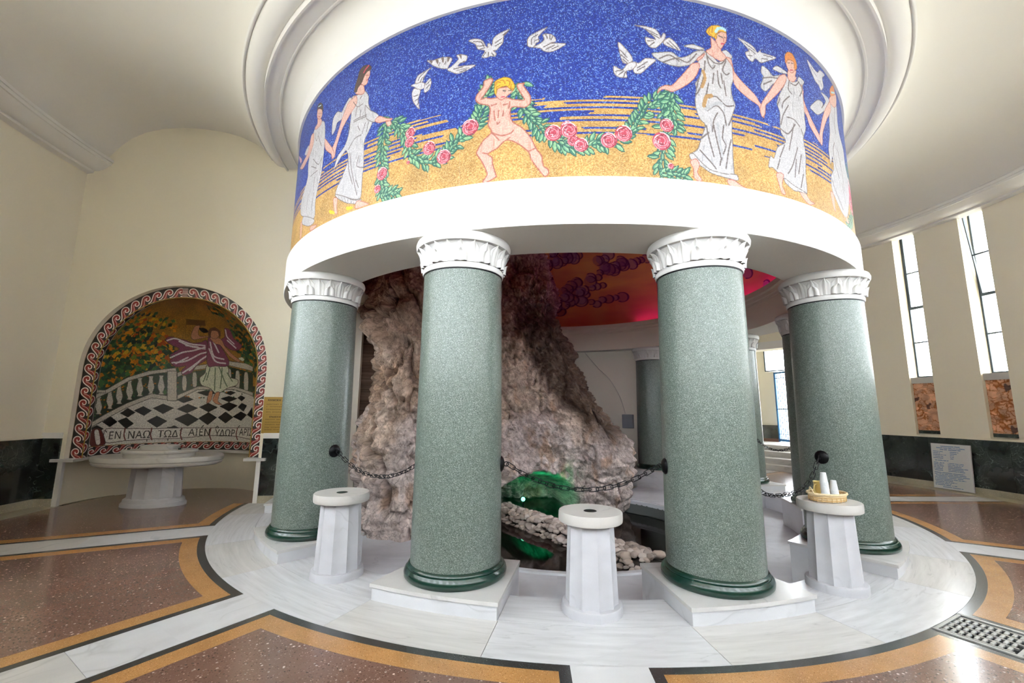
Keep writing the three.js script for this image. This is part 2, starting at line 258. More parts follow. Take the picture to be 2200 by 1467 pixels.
// ------------------------------------------------------------------ vault over the ring hall, cornices
{
  const prof = [[0, 6.19], [0.025, 6.3], [0.06, 6.4], [0.12, 6.5], [0.22, 6.62], [0.34, 6.69], [0.46, 6.71], [0.58, 6.7], [0.7, 6.65], [0.8, 6.55], [0.88, 6.41], [0.94, 6.24], [1, 6.0]], A0 = -78, A1 = 170, n = 150, pos = [], idx = [];
  for (let i = 0; i <= n; i++) { const a = lerp(A0, A1, i / n), r1 = wallR(a, 0.3); prof.forEach(([t, y]) => { const p = P(lerp(5.432, r1, t), a, y); pos.push(p.x, p.y, p.z); }); }
  const m = prof.length; for (let i = 0; i < n; i++) for (let j = 0; j < m - 1; j++) { const k = i * m + j; idx.push(k, k + 1, k + m, k + 1, k + m + 1, k + m); }
  const g = new THREE.BufferGeometry(); g.setAttribute('position', new THREE.Float32BufferAttribute(pos, 3)); g.setIndex(idx); g.computeVertexNormals();
  struct(mesh('ceiling', g, M.ceiling), 'off-white annular vault over the hall', 'ceiling');
  struct(mesh('ceiling', arcBlock(3.0, 12, 0, 360, 6.9, 7.1, [0, 0], 96), M.ceiling), 'roof slab above the vault', 'ceiling');
  const cor = [[[WR + 0.06, 5.655], [WR - 0.1, 5.69]], [[WR - 0.1, 5.69], [WR - 0.1, 5.73], [WR - 0.115, 5.73]], [[WR - 0.115, 5.73], [WR - 0.17, 5.735], [WR - 0.26, 5.77], [WR - 0.34, 5.85]], [[WR - 0.34, 5.85], [WR - 0.37, 5.85]], [[WR - 0.37, 5.85], [WR - 0.375, 5.9]], [[WR - 0.375, 5.9], [WR - 0.395, 5.9]], [[WR - 0.395, 5.9], [WR - 0.395, 5.95]], [[WR - 0.395, 5.95], [WR - 0.28, 6.03]]];
  struct(mesh('trim_1', rev(cor, -95, 150, 140, WC), M.white), 'moulded cornice running along the top of the outer wall', 'cornice');
  const ring = [[[4.6, 5.575], [4.662, 5.575]], [[4.662, 5.575], [4.662, 5.86]], [[4.662, 5.86], [4.69, 5.93], [4.75, 6.0], [4.83, 6.05], [4.925, 6.065]], [[4.925, 6.065], [4.925, 6.04]], [[4.925, 6.04], [4.945, 6.03], [4.955, 6.045]], [[4.955, 6.045], [5.125, 6.02]], [[5.125, 6.02], [5.125, 5.99]], [[5.125, 5.99], [5.15, 5.985]], [[5.15, 5.985], [5.155, 6.08]], [[5.155, 6.08], [5.2, 6.055], [5.26, 6.06], [5.32, 6.085], [5.37, 6.13], [5.395, 6.19]], [[5.395, 6.19], [5.41, 6.17], [5.43, 6.18]], [[5.43, 6.18], [5.445, 6.2]]];
  struct(mesh('trim_2', rev(ring, -78, 170, 160), M.white), 'stepped white ring moulding round the top of the mosaic drum', 'moulding');
}

// ------------------------------------------------------------------ the drum: band, soffit, inner face, dome
const drum = sgroup('wall_drum', 'round drum with a mosaic frieze carried by the columns', 'drum');
{
  mesh('white_band', rev([[[4.634, 3.66], [4.668, 3.655], [4.672, 3.645]], [[4.672, 3.645], [4.672, 3.215], [4.665, 3.2076]]], 0, 360, 180), M.white, drum);
  mesh('soffit', rev([[[4.665, 3.2076], [3.95, 3.2076]]], 0, 360, 180), M.ceiling, drum);
  mesh('inner_face', rev(hard([[3.95, 3.2076], [3.95, 3.66], [3.93, 3.66], [3.93, 3.7], [3.91, 3.72], [3.91, 3.78], [3.88, 3.8], [3.88, 3.9], [3.93, 3.9], [3.93, 3.84], [4.2, 3.84]]), 0, 360, 160), M.plaster, drum);
  mesh('core', rev([[[4.6, 3.66], [4.6, 7.0]]], 0, 360, 120), M.white, drum);
  // painted dome
  const cv = document.createElement('canvas'); cv.width = 1536; cv.height = 768; const g = cv.getContext('2d'), r = rng(77);
  const img = g.createImageData(1536, 768); for (let j = 0; j < 768; j++) for (let i = 0; i < 1536; i++) { const n = fbm(i / 96, j / 60, 16, 4, 5), m = fbm(i / 48 + 3, j / 240, 32, 3, 9), k = (j * 1536 + i) * 4; img.data[k] = lerp(206, 242, n); img.data[k + 1] = lerp(118, 176, n) * (0.75 + 0.5 * m); img.data[k + 2] = lerp(66, 92, m); img.data[k + 3] = 255; } g.putImageData(img, 0, 0);
  const puff = (x, y, s) => { g.beginPath(); g.ellipse(x, y, s * 0.42, s, 0, 0, 7); g.fillStyle = r() > 0.5 ? 'rgba(150,116,132,0.55)' : 'rgba(122,78,100,0.4)'; g.fill(); g.lineWidth = 3; g.strokeStyle = 'rgba(84,40,58,0.85)'; g.beginPath(); g.ellipse(x, y, s * 0.42, s, 0, 0.3 + r(), 4.2 + r() * 1.5); g.stroke(); };
  for (let k = 0; k < 95; k++) { const x0 = r() * 1536, y0 = 170 + r() * 520, n = 4 + Math.floor(r() * 9), sl = r() * 2 - 1; for (let q = 0; q < n; q++) puff(x0 + q * (8 + r() * 5), y0 + q * sl * 9 + r() * 22 - 11, 13 + r() * 17); }
  g.strokeStyle = 'rgba(70,36,44,0.5)'; g.lineWidth = 2; for (let k = 0; k < 160; k++) { const x = r() * 1536, y = r() * 260; g.beginPath(); g.moveTo(x, y); g.quadraticCurveTo(x + 20, y - 8 - r() * 14, x + 40 + r() * 20, y); g.stroke(); }
  const t = canvasTex(cv); t.wrapS = THREE.RepeatWrapping; const geo = new THREE.SphereGeometry(4.2, 96, 32, 0, Math.PI * 2, 0, Math.PI / 2).scale(1, 0.6, 1).translate(0, 3.84, 0);
  M.dome = std('#ffffff', { map: t, roughness: 0.7, side: THREE.DoubleSide }); mesh('painted_dome', geo, M.dome, drum);
}
// wall closing the ring behind the rock
{
  const w = sgroup('wall_rear', 'plain plaster wall closing the ring behind the rock', 'wall');
  mesh('ring_wall', arcBlock(4.28, 4.6, 146, 283, -0.9, 3.25, [0, 0], 70), M.plaster, w);
  mesh('end_wall', new THREE.BoxGeometry(5.2, 8, 0.3).translate(0, 3, 0).rotateY((146.5 + 90) * D2R).translate(P(6.9, 148.6).x, 0, P(6.9, 148.6).z), M.cream, w);
  mesh('back_wall', arcBlock(9.0, 9.3, 140, 285, -0.9, 7, [0, 0], 60), M.cream, w);
}

// ------------------------------------------------------------------ entrance bay at the back right: steps, wall, door
{
  const B = 130.5, bay = sgroup('wall_entrance', 'cream wall of the entrance bay with a dark dado, beyond the far columns', 'wall');
  const grp = new THREE.Group(); // local: z outwards from the rotunda axis, x to the viewer's right when facing out
  const put = (g) => g.rotateY(B * D2R);
  const z = 10.05;
  mesh('wall_panel', put(box(1.9, 4.6, 0.25, -1.4, 2.6, z + 0.13)), M.cream, bay); mesh('wall_panel', put(box(1.6, 4.6, 0.25, 1.7, 2.6, z + 0.13)), M.cream, bay); mesh('wall_panel', put(box(1.35, 1.4, 0.25, 0.225, 4.33, z + 0.13)), M.cream, bay); mesh('wall_panel', put(box(0.28, 2.9, 0.25, 0.76, 1.45, z + 0.13)), M.cream, bay);
  mesh('cheek_wall', put(box(0.2, 5.2, 1.9, 2.3, 2.2, 9.2)), M.cream, bay); mesh('cheek_wall', put(box(0.2, 5.2, 1.9, -2.5, 2.2, 9.2)), M.cream, bay);
  mesh('bay_ceiling', put(box(5, 0.15, 2.2, -0.1, 4.02, 9.3)), M.ceiling, bay);
  mesh('lintel', arcBlock(WR - 0.05, WR + 0.4, 121.5, 150, 3.4, 6.75, WC, 12), M.cream, bay); mesh('lintel_band', arcBlock(WR - 0.12, WR - 0.05, 121.5, 150, 3.4, 3.62, WC, 12), M.white, bay);
  mesh('dado_slab', uvShift(put(box(1.9, 0.43, 0.03, -1.4, 0.915, z - 0.02)), 0.3, 0.8), M.verde, bay); mesh('dado_slab', put(box(1.85, 0.43, 0.03, 1.55, 0.915, z - 0.02)), M.verde, bay);
  mesh('dado_base', put(box(1.85, 0.1, 0.04, 1.55, 0.65, z - 0.02)), std('#6b4a40', { roughness: 0.4 }), bay);
  const st = sgroup('trim_3', 'four shallow pale marble steps leading up to the door', 'steps');
  [[7.35, 0.15], [7.6, 0.3], [8.0, 0.45], [8.45, 0.6]].forEach(([r, y]) => mesh('step', put(box(4.4, y + 0.05, 10.2 - r, -0.1, y / 2 - 0.025, (r + 10.2) / 2)), M.marbleTop, st));
  // transom window above the doorway and the blue door leaf standing open
  const tw = new THREE.Group(); tw.name = 'window_22'; scene.add(tw); struct(tw, 'small transom window with thin dark frame above the doorway', 'window'); tw.rotation.y = B * D2R;
  mesh('frame', [box(1.33, 0.035, 0.05, 0.225, 3.61, z), box(1.33, 0.035, 0.05, 0.225, 2.92, z), box(0.035, 0.7, 0.05, -0.43, 3.27, z), box(0.035, 0.7, 0.05, 0.88, 3.27, z)], M.frame, tw); mesh('pane', box(1.28, 0.66, 0.005, 0.225, 3.27, z), M.glass, tw);
  const dr = new THREE.Group(); dr.name = 'door_1'; scene.add(dr); struct(dr, 'blue metal grille door standing open at the back entrance', 'door');
  const hp = new THREE.Vector3(0.6, 0.61, z - 0.06).applyAxisAngle(new THREE.Vector3(0, 1, 0), B * D2R); dr.position.copy(hp); dr.rotation.y = (B + 150) * D2R;
  const W = 0.75, H = 2.25; mesh('door_frame', [box(0.06, H, 0.04, 0.03, H / 2), box(0.06, H, 0.04, W - 0.03, H / 2), box(W, 0.08, 0.04, W / 2, 0.06), box(W, 0.06, 0.04, W / 2, H - 0.03), box(W, 0.035, 0.03, W / 2, 1.05), box(W, 0.02, 0.03, W / 2, 0.25), box(W, 0.02, 0.03, W / 2, H - 0.2)], M.blue, dr);
  for (let k = 1; k < 7; k++) mesh('bar', box(0.022, H - 0.15, 0.014, 0.03 + k * (W - 0.06) / 7, H / 2), M.blue, dr);
  mesh('pane', box(W - 0.12, H - 0.14, 0.004, W / 2, H / 2, 0.012), M.glass, dr); mesh('handle', box(0.02, 0.12, 0.09, W - 0.04, 1.05, -0.05, 0.006), M.frame, dr);
}

// ------------------------------------------------------------------ end wall with the mosaic niche (local x = -distance from the axis, z towards the hall)
const endTurn = (90 + END) * D2R, NX = -6.66, NR = 1.48, NH = 2.21, SILL = 0.73, RN = 1.38, NZ = -0.14;
const endWall = sgroup('wall_left', 'cream end wall with an arched mosaic niche', 'wall'); endWall.rotation.y = endTurn;
{
  const s = new THREE.Shape(); s.moveTo(-9.6, -0.5); s.lineTo(-9.6, 6.9); s.lineTo(-4.0, 6.9); s.lineTo(-4.0, -0.5); s.lineTo(NX + NR, -0.5); s.lineTo(NX + NR, NH); s.absarc(NX, NH, NR, 0, Math.PI, false); s.lineTo(NX - NR, -0.5); s.closePath();
  mesh('plaster_face', new THREE.ExtrudeGeometry(s, { depth: 0.1, bevelEnabled: false, curveSegments: 48 }).translate(0, 0, -0.1), M.cream, endWall);
  // lower half-round of the niche, its sill, jamb trims
  const half = (r, y0, y1) => rev([[[r, y0], [r, y1]]], 90, 270, 48).translate(NX, 0, -0.1);
  mesh('niche_lower_wall', half(1.5, -0.1, 0.7), M.cream, endWall);
  mesh('niche_sill', arcBlock(RN - 0.06, 1.52, 90, 270, 0.69, SILL, [0, 0], 48).translate(NX, 0, -0.1), M.marbleTop, endWall);
  for (const sx of [-1, 1]) { mesh('sill_return', box(0.34, 0.045, 0.2, NX + sx * 1.45, 0.712, -0.02), M.marbleTop, endWall); mesh('jamb_trim', box(0.07, 0.69, 0.06, NX + sx * 1.5, 0.345, 0.0), M.white, endWall); }
  mesh('niche_back', rev([[[1.62, 0], [1.62, NH], ...Array.from({ length: 10 }, (_, i) => [1.62 * Math.cos(i / 9 * Math.PI / 2), NH + 1.62 * Math.sin(i / 9 * Math.PI / 2)])]], 90, 270, 40).translate(NX, 0, -0.1), M.cream, endWall);
  mesh('wall_return', [box(1.0, 4.0, 0.14, -4.1, 1.7, -0.08), box(0.2, 0.16, 0.3, -3.62, 3.55, -0.04)], M.plaster, endWall);   // plaster return meeting the rock
  // dado slabs left and right of the niche
  const dado = (x0, x1, k) => { mesh('dado_slab', uvShift(box(x1 - x0 - 0.006, 0.94, 0.03, (x0 + x1) / 2, 0.59, 0.015), k * 0.61, k * 0.43), M.verde, endWall); mesh('dado_base', box(x1 - x0, 0.12, 0.04, (x0 + x1) / 2, 0.06, 0.02), M.beige, endWall); mesh('dado_cap', box(x1 - x0, 0.09, 0.025, (x0 + x1) / 2, 1.105, 0.0125), M.white, endWall); };
  dado(-9.2, NX - NR - 0.06, 1); dado(NX + NR + 0.06, -4.2, 4);
}
// wave-scroll border strip, one period = 0.2 m
const waveTile = (() => {
  const cv = document.createElement('canvas'); cv.width = cv.height = 128; const g = cv.getContext('2d'); g.fillStyle = '#2a2323'; g.fillRect(0, 0, 128, 128);
  for (const o of [-128, 0, 128]) {
    g.save(); g.translate(o, 0); g.fillStyle = '#8e2a25'; g.beginPath(); g.arc(62, 56, 31, 0, 7); g.fill(); g.beginPath(); g.moveTo(62, 27); g.quadraticCurveTo(6, 40, -20, 122); g.lineTo(30, 122); g.quadraticCurveTo(20, 90, 40, 76); g.fill();
    g.strokeStyle = '#efe4de'; g.lineWidth = 11; g.lineCap = 'round'; g.beginPath(); g.moveTo(-66, 112); g.bezierCurveTo(-10, 122, 0, 18, 62, 20); g.bezierCurveTo(112, 22, 108, 88, 66, 86); g.bezierCurveTo(40, 84, 42, 50, 64, 54); g.stroke();
    g.lineWidth = 4; g.beginPath(); g.moveTo(-40, 122); g.bezierCurveTo(30, 126, 20, 60, 40, 52); g.stroke(); g.restore();
  }
  g.fillStyle = '#b08a3e'; g.fillRect(0, 122, 128, 6); g.fillStyle = '#d9cfc6'; g.fillRect(0, 0, 128, 5); return cv;
})();
{
  const t = canvasTex(waveTile); t.wrapS = t.wrapT = THREE.RepeatWrapping; M.wave = std('#ffffff', { map: t, roughness: 0.35 });
  // flat border round the opening: legs and arch, uv runs along it
  const pos = [], uv = [], nor = [], ri = 1.29, ro = NR + 0.01, path = [];
  for (let y = SILL; y < NH; y += 0.1) path.push([-1, y]); for (let i = 0; i <= 48; i++) path.push([i / 48]); for (let y = NH - 0.08; y > SILL - 0.001; y -= 0.1) path.push([2, y]);
  let L = 0, prev; const pts = path.map(p => { const q = p.length === 1 ? (a => [[NX - Math.cos(a) * ri, NH + Math.sin(a) * ri], [NX - Math.cos(a) * ro, NH + Math.sin(a) * ro]])(p[0] * Math.PI) : p[0] < 0 ? [[NX - ri, p[1]], [NX - ro, p[1]]] : [[NX + ri, p[1]], [NX + ro, p[1]]]; if (prev) L += Math.hypot(q[1][0] - prev[1][0], q[1][1] - prev[1][1]); prev = q; return [...q, L]; });
  const half = L / 2; for (let i = 0; i + 1 < pts.length; i++) { const a = pts[i], b = pts[i + 1]; for (const [p, l, v] of [[a[0], a[2], 0], [a[1], a[2], 1], [b[1], b[2], 1], [a[0], a[2], 0], [b[1], b[2], 1], [b[0], b[2], 0]]) { pos.push(p[0], p[1], NZ + 0.04); nor.push(0, 0, 1); uv.push((l > half || (l === half)) ? -l / 0.2 : l / 0.2, v); } }
  const g = new THREE.BufferGeometry(); g.setAttribute('position', new THREE.Float32BufferAttribute(pos, 3)); g.setAttribute('normal', new THREE.Float32BufferAttribute(nor, 3)); g.setAttribute('uv', new THREE.Float32BufferAttribute(uv, 2));
  mesh('scroll_border', g, M.wave, endWall);
  const rim = [], gl = []; for (const p of pts) { rim.push(new THREE.Vector3(p[0][0], p[0][1], NZ + 0.042)); gl.push(new THREE.Vector3(p[1][0] - Math.sign(p[1][0] - NX) * 0.006, p[1][1], NZ + 0.045)); }
  mesh('gilt_line', tube(rim, 0.008, 160, 5), M.brass, endWall); mesh('gilt_line', tube(gl, 0.006, 160, 5), M.brass, endWall);
}

// ------------------------------------------------------------------ mosaics (flat print of tesserae on the curved walls)
const CELL = 5;
function softPath(g, pts, close) {            // smooth curve through the points
  const n = pts.length, at = i => close ? pts[mod(i, n)] : pts[clamp(i, 0, n - 1)]; g.moveTo(...pts[0]);
  for (let i = 0; i < (close ? n : n - 1); i++) { const [p0, p1, p2, p3] = [at(i - 1), at(i), at(i + 1), at(i + 2)], k = 0.15; g.bezierCurveTo(p1[0] + (p2[0] - p0[0]) * k, p1[1] + (p2[1] - p0[1]) * k, p2[0] - (p3[0] - p1[0]) * k, p2[1] - (p3[1] - p1[1]) * k, p2[0], p2[1]); }
  if (close) g.closePath();
}
function tessera(g, W, H, seed, amt) {       // break the drawing into small tesserae of slightly different tone
  const im = g.getImageData(0, 0, W, H), s = new Uint8ClampedArray(im.data), d = im.data;
  for (let j = 0; j < H; j += CELL) for (let i = 0; i < W; i += CELL) {
    const q = ((Math.min(H - 1, j + 2)) * W + Math.min(W - 1, i + 2)) * 4, k = 1 + (hash(i, j, seed) - 0.5) * amt, e = (hash(i, j, seed + 1) - 0.5) * 10;
    for (let y = j; y < Math.min(H, j + CELL); y++) for (let x = i; x < Math.min(W, i + CELL); x++) { const o = (y * W + x) * 4, ed = (x === i || y === j) ? 0.9 : 1.02, mix = 0.55; for (let c = 0; c < 3; c++) d[o + c] = (s[q + c] * mix + s[o + c] * (1 - mix)) * k * ed + e; }
  }
  g.putImageData(im, 0, 0);
}
const INK = ['#b9b7ba', '#cda598', '#54443f', '#dca83a', '#c97f42', '#6a5f5e', '#a8685c', '#b54456', '#a9d3dc', '#c4c2c6', '#5f5553', '#6f5f58', '#f2b81c', '#6f9a80', '#d9a4b0', '#a06a24', '#a98458', '#a9a9ae'];
const EDGE = { 0: '#6d625f', 1: '#a35d50', 2: '#3c312e', 3: '#95681f', 4: '#985a2a', 9: '#7c6c67' };
// [kind, colour, line width, points: angle * 20, height above the white band * 200]; p = filled outline, l = line, g = leaf garland, r = rose
const FRIEZE = [
['p',0,2,[-606,295,-631,282,-644,272,-668,282,-691,270,-691,231,-673,236,-664,252,-635,253,-616,268,-587,279]],
['p',0,2,[-593,293,-568,289,-540,289,-521,270,-519,251,-503,221,-497,203,-511,182,-526,161,-523,109,-525,72,-527,33,-556,35,-606,54,-643,68,-630,91,-609,111,-593,138,-606,163,-636,150,-662,132,-649,160,-614,178,-597,208,-593,255,-588,272]],
['p',0,2,[-532,250,-513,234,-477,211,-488,198,-510,207,-526,220]],
['p',1,2,[-489,201,-473,207,-445,194,-426,189,-433,186,-448,189,-472,191]],
['p',1,2,[-448,187,-433,185,-429,177,-440,175]],
['p',1,2,[-575,288,-571,269,-598,251,-617,238,-636,223,-659,187,-664,167,-679,166,-686,188,-668,206,-652,231,-636,256,-615,281,-593,288]],
['p',1,2,[-550,308,-541,296,-542,283,-563,288,-580,298,-576,314]],
['p',1,2,[-556,342,-533,344,-522,335,-522,320,-528,314,-529,305,-542,303,-557,314,-556,328]],
['p',2,1,[-529,350,-517,341,-519,334,-534,334,-545,327,-553,316,-570,306,-574,298,-587,304,-582,319,-574,335,-566,351,-548,355]],
['l',7,5,[-529,348,-542,343,-548,338]],
['l',6,2,[-540,328,-526,323]],
['l',7,2,[-534,314,-527,312]],
['p',0,2,[-645,67,-606,54,-555,33,-524,28,-536,21,-583,32,-632,55]],
['p',1,2,[-653,60,-632,54,-632,34,-627,18,-641,21,-649,41]],
['p',1,2,[-541,27,-524,24,-493,11,-510,10,-539,10,-547,15]],
['l',5,2,[-580,229,-525,226]],
['l',5,2,[-596,162,-569,181,-542,182]],
['l',5,2,[-580,225,-524,222]],
['l',5,2,[-587,152,-574,110,-555,67,-543,42]],
['l',5,2,[-595,154,-587,113,-565,72]],
['l',5,2,[-545,133,-551,111,-524,101]],
['l',5,2,[-586,277,-565,258,-542,259]],
['l',5,2,[-569,257,-571,237]],
['l',5,2,[-549,245,-552,228]],
['l',5,2,[-559,209,-548,195]],
['l',5,2,[-527,207,-538,184]],
['l',5,2,[-613,102,-629,88]],
['l',5,2,[-552,79,-538,58]],
['l',5,2,[-628,135,-656,132]],
['l',5,2,[-616,236,-599,224,-602,204]],
['l',5,2,[-514,206,-520,184]],
['l',5,2,[-549,280,-557,275]],
['l',5,1,[-628,59,-617,44]],
['l',5,1,[-612,54,-604,40]],
['l',5,1,[-597,49,-591,36]],
['l',5,1,[-583,44,-579,32]],
['l',5,1,[-569,39,-566,29]],
['l',5,1,[-556,35,-554,26]],
['l',5,1,[-543,30,-543,23]],
['p',0,2,[-827,298,-773,296,-748,284,-737,250,-735,206,-741,149,-756,122,-769,84,-770,40,-861,68,-909,89,-916,122,-888,147,-859,174,-866,213,-851,265,-842,284]],
['p',0,2,[-885,273,-927,265,-888,248,-858,256]],
['p',1,2,[-859,291,-833,286,-829,257,-862,235,-931,226,-994,249,-956,247,-890,251,-869,272]],
['p',1,2,[-735,235,-708,215,-679,190,-668,173,-675,163,-686,179,-725,205]],
['p',1,2,[-806,318,-774,302,-775,289,-812,291,-827,300,-807,304]],
['p',1,2,[-808,345,-777,331,-772,313,-787,309,-811,322,-817,337]],
['p',2,1,[-795,358,-771,340,-770,320,-776,330,-804,346,-821,345,-816,360]],
['l',8,3,[-788,348,-810,353]],
['l',6,1,[-807,333,-778,321]],
['l',7,2,[-802,322,-789,316]],
['p',0,2,[-867,70,-773,39,-771,28,-811,30,-878,54]],
['p',1,2,[-898,61,-877,52,-876,16,-891,20]],
['p',1,2,[-789,24,-746,17,-767,11,-795,14]],
['l',5,2,[-819,283,-803,255,-786,271]],
['l',5,2,[-817,210,-769,180,-743,193]],
['l',5,2,[-831,195,-783,174]],
['l',5,2,[-832,168,-773,165]],
['l',5,2,[-788,263,-757,224]],
['l',5,2,[-837,120,-845,82]],
['l',5,2,[-791,112,-796,68]],
['l',5,2,[-794,153,-793,118]],
['l',5,2,[-749,189,-754,148]],
['l',13,2,[-1002,280,-1005,251,-987,205]],
['p',14,1,[-1076,321,-976,270,-992,264]],
['p',1,3,[-154,178,-161,181,-173,179,-163,190,-150,206,-145,216,-150,220,-166,217,-169,204,-183,191,-187,180,-176,170,-153,162,-151,144,-154,122,-146,106,-165,92,-180,72,-180,64,-169,50,-155,23,-165,8,-155,6,-133,15,-134,19,-142,42,-144,55,-154,63,-132,72,-111,86,-87,79,-59,59,-52,43,-38,25,-22,8,-13,14,-15,22,-25,29,-29,49,-41,64,-54,87,-72,107,-95,122,-102,139,-97,153,-67,150,-54,159,-56,174,-71,195,-69,200,-84,200,-84,191,-73,174,-69,165,-95,169,-110,174,-133,177]],
['p',1,2,[-134,197,-107,196,-95,189,-107,179,-122,171,-133,177,-139,191]],
['p',3,2,[-140,203,-138,213,-119,218,-103,214,-92,199,-95,188,-103,192,-111,199,-126,198,-134,194,-137,183,-141,193]],
['l',15,2,[-137,204,-134,211,-126,208]],
['l',15,2,[-126,212,-119,212,-115,205]],
['l',15,2,[-111,211,-103,207,-105,199]],
['l',15,2,[-99,201,-101,193,-95,191]],
['l',15,2,[-134,192,-136,199,-128,202]],
['l',6,3,[-147,162,-135,164]],
['l',6,3,[-118,160,-108,161]],
['l',6,3,[-141,150,-138,130]],
['l',6,3,[-129,150,-131,135]],
['l',6,3,[-119,137,-118,147]],
['l',6,3,[-133,126,-132,121,-127,125]],
['l',6,3,[-146,106,-123,97,-102,99,-93,105]],
['l',6,3,[-146,106,-132,93,-128,88]],
['l',6,3,[-111,86,-102,91]],
['l',6,3,[-154,63,-166,66]],
['l',6,3,[-59,59,-45,64]],
['l',6,3,[-103,165,-105,152]],
['l',10,3,[-119,190,-114,189]],
['l',10,2,[-107,188,-100,188]],
['l',7,3,[-123,177,-116,177]],
['p',0,2,[369,282,345,278,321,264,299,258,280,267,249,263,231,259,245,247,273,239,297,238,327,246,344,259,362,272]],
['p',0,2,[313,284,336,291,366,287,359,283,339,282]],
['p',0,2,[415,287,430,295,447,284,435,278]],
['p',0,2,[365,278,386,276,405,264,428,279,435,272,448,259,446,236,436,213,439,192,445,177,433,151,429,106,427,35,434,21,407,25,364,27,340,40,325,56,311,57,319,62,333,71,344,95,356,122,344,133,336,150,334,171,339,197,337,207,351,225,356,242,346,240,347,254]],
['p',1,2,[350,252,347,235,331,214,304,195,281,184,272,183,257,186,246,182,240,176,245,187,261,195,276,196,302,219,323,240,333,249]],
['p',1,2,[347,262,367,276,361,267,347,257]],
['p',1,2,[428,279,443,277,449,253,472,234,509,214,525,199,539,191,534,168,525,180,518,192,487,201,455,216,445,231,445,261]],
['p',1,2,[389,315,412,298,415,290,428,279,413,268,392,272,372,282,387,293]],
['p',1,2,[404,324,423,336,434,333,432,317,424,306,414,295,405,302,401,312]],
['p',3,2,[403,315,396,317,382,320,376,327,388,340,406,346,424,345,434,336,419,335,408,329]],
['l',8,7,[403,331,411,340,424,343,431,341]],
['l',15,2,[387,337,383,325,393,319]],
['l',15,2,[395,340,392,327]],
['l',15,2,[404,327,398,317]],
['l',10,3,[411,324,422,322]],
['l',10,2,[426,324,431,324]],
['l',7,4,[417,307,423,308]],
['l',6,2,[423,321,425,313]],
['p',0,2,[311,58,322,60,340,45,365,32,404,29,432,31,436,20,403,21,364,26,339,37,315,48]],
['p',1,2,[312,44,328,50,335,39,329,24,339,10,331,6,319,13,319,30]],
['p',1,2,[406,17,423,19,444,11,461,6,443,2,412,7]],
['l',5,3,[372,277,377,256,387,247,394,254]],
['l',5,3,[427,271,415,249,424,240,434,245]],
['l',5,3,[372,274,391,261,412,262,428,276]],
['l',5,3,[367,260,361,227,349,199,338,184]],
['l',5,3,[373,213,365,190,356,168,365,157]],
['l',5,3,[371,181,391,187,418,172,440,176]],
['l',5,3,[365,154,390,168,409,155,414,130]],
['l',5,3,[379,125,384,100,393,61]],
['l',5,3,[392,153,380,135,375,112]],
['l',5,3,[407,129,401,102,409,86,393,56,389,45]],
['l',5,3,[433,151,421,131]],
['l',5,3,[339,69,366,47,378,36]],
['l',5,3,[389,237,384,214]],
['l',5,3,[400,244,401,217,407,208]],
['l',5,3,[416,225,420,194]],
['l',5,3,[410,240,412,219]],
['l',5,3,[249,250,274,260,298,250]],
['l',5,3,[257,243,292,255,320,250,345,272]],
['l',5,3,[347,219,339,197]],
['l',5,3,[425,101,416,79,405,40]],
['l',5,3,[359,122,364,97,374,61]],
['l',5,3,[346,95,364,108]],
['l',16,7,[360,237,364,222,354,202]],
['l',16,9,[378,187,364,182,356,163]],
['l',17,6,[390,129,393,91,397,64]],
['l',17,8,[362,156,383,170,404,175]],
['p',0,2,[634,289,609,284,581,274,565,283,544,287,538,270,545,261,532,237,549,231,578,254,607,273]],
['p',0,2,[583,291,603,303,645,298,610,290]],
['p',0,2,[634,289,648,285,680,290,694,306,720,303,708,287,708,262,709,237,703,213,703,186,686,157,690,123,681,78,677,33,646,32,613,33,589,44,565,57,550,64,536,64,545,88,557,86,573,112,607,132,592,149,591,170,595,194,587,214,602,239,625,267]],
['p',1,2,[632,291,631,275,598,241,563,213,544,198,540,179,529,169,523,183,533,203,552,223,582,255,609,282]],
['p',1,2,[703,291,711,277,707,256,735,223,769,199,793,184,783,176,765,184,731,205,707,228,707,259]],
['p',1,2,[650,309,683,317,677,303,682,299,663,284,645,284,642,293]],
['p',1,2,[643,328,668,339,684,336,677,317,662,305,649,308,642,315]],
['p',4,2,[637,324,640,341,655,353,676,354,690,338,687,323,678,320,676,336,652,334,640,322]],
['l',10,2,[647,324,658,328]],
['l',10,2,[664,329,673,332]],
['l',7,3,[656,310,668,314]],
['p',1,2,[561,54,586,56,578,32,588,16,575,14,566,32]],
['p',1,2,[646,32,671,32,690,20,709,18,683,10,654,21]],
['p',0,2,[589,49,624,40,677,33,646,31,622,29,592,39]],
['l',5,3,[647,282,639,260,652,253]],
['l',5,3,[686,295,706,281,690,259]],
['l',5,3,[652,278,673,279,692,293]],
['l',5,3,[641,244,613,223,606,208]],
['l',5,3,[632,220,608,193,595,168]],
['l',5,3,[593,157,620,153,655,183]],
['l',5,3,[622,191,651,193,675,183]],
['l',5,3,[649,182,627,136,618,116]],
['l',5,3,[655,130,627,85,605,62]],
['l',5,3,[668,117,649,71]],
['l',5,3,[688,165,680,179]],
['l',5,3,[578,87,566,65]],
['l',5,3,[540,258,571,268,598,273]],
['l',5,3,[543,245,574,261]],
['l',5,3,[600,228,588,209]],
['l',5,3,[644,101,632,60]],
['l',5,3,[601,123,579,92]],
['l',5,3,[669,73,653,41]],
['p',0,2,[895,321,927,323,972,338,961,290,969,258,1008,232,1011,192,1041,155,1004,97,941,38,889,38,846,60,825,79,831,111,857,134,859,165,836,140,835,180,860,226,867,261]],
['p',0,2,[741,250,793,284,829,288,814,271,851,300,844,307,823,314,879,321,884,306,832,270,783,244,753,244]],
['p',1,2,[894,317,890,292,845,253,804,208,790,173,773,180,790,212,818,253,852,287]],
['p',1,2,[713,243,733,216,777,193,779,175,759,181,723,204]],
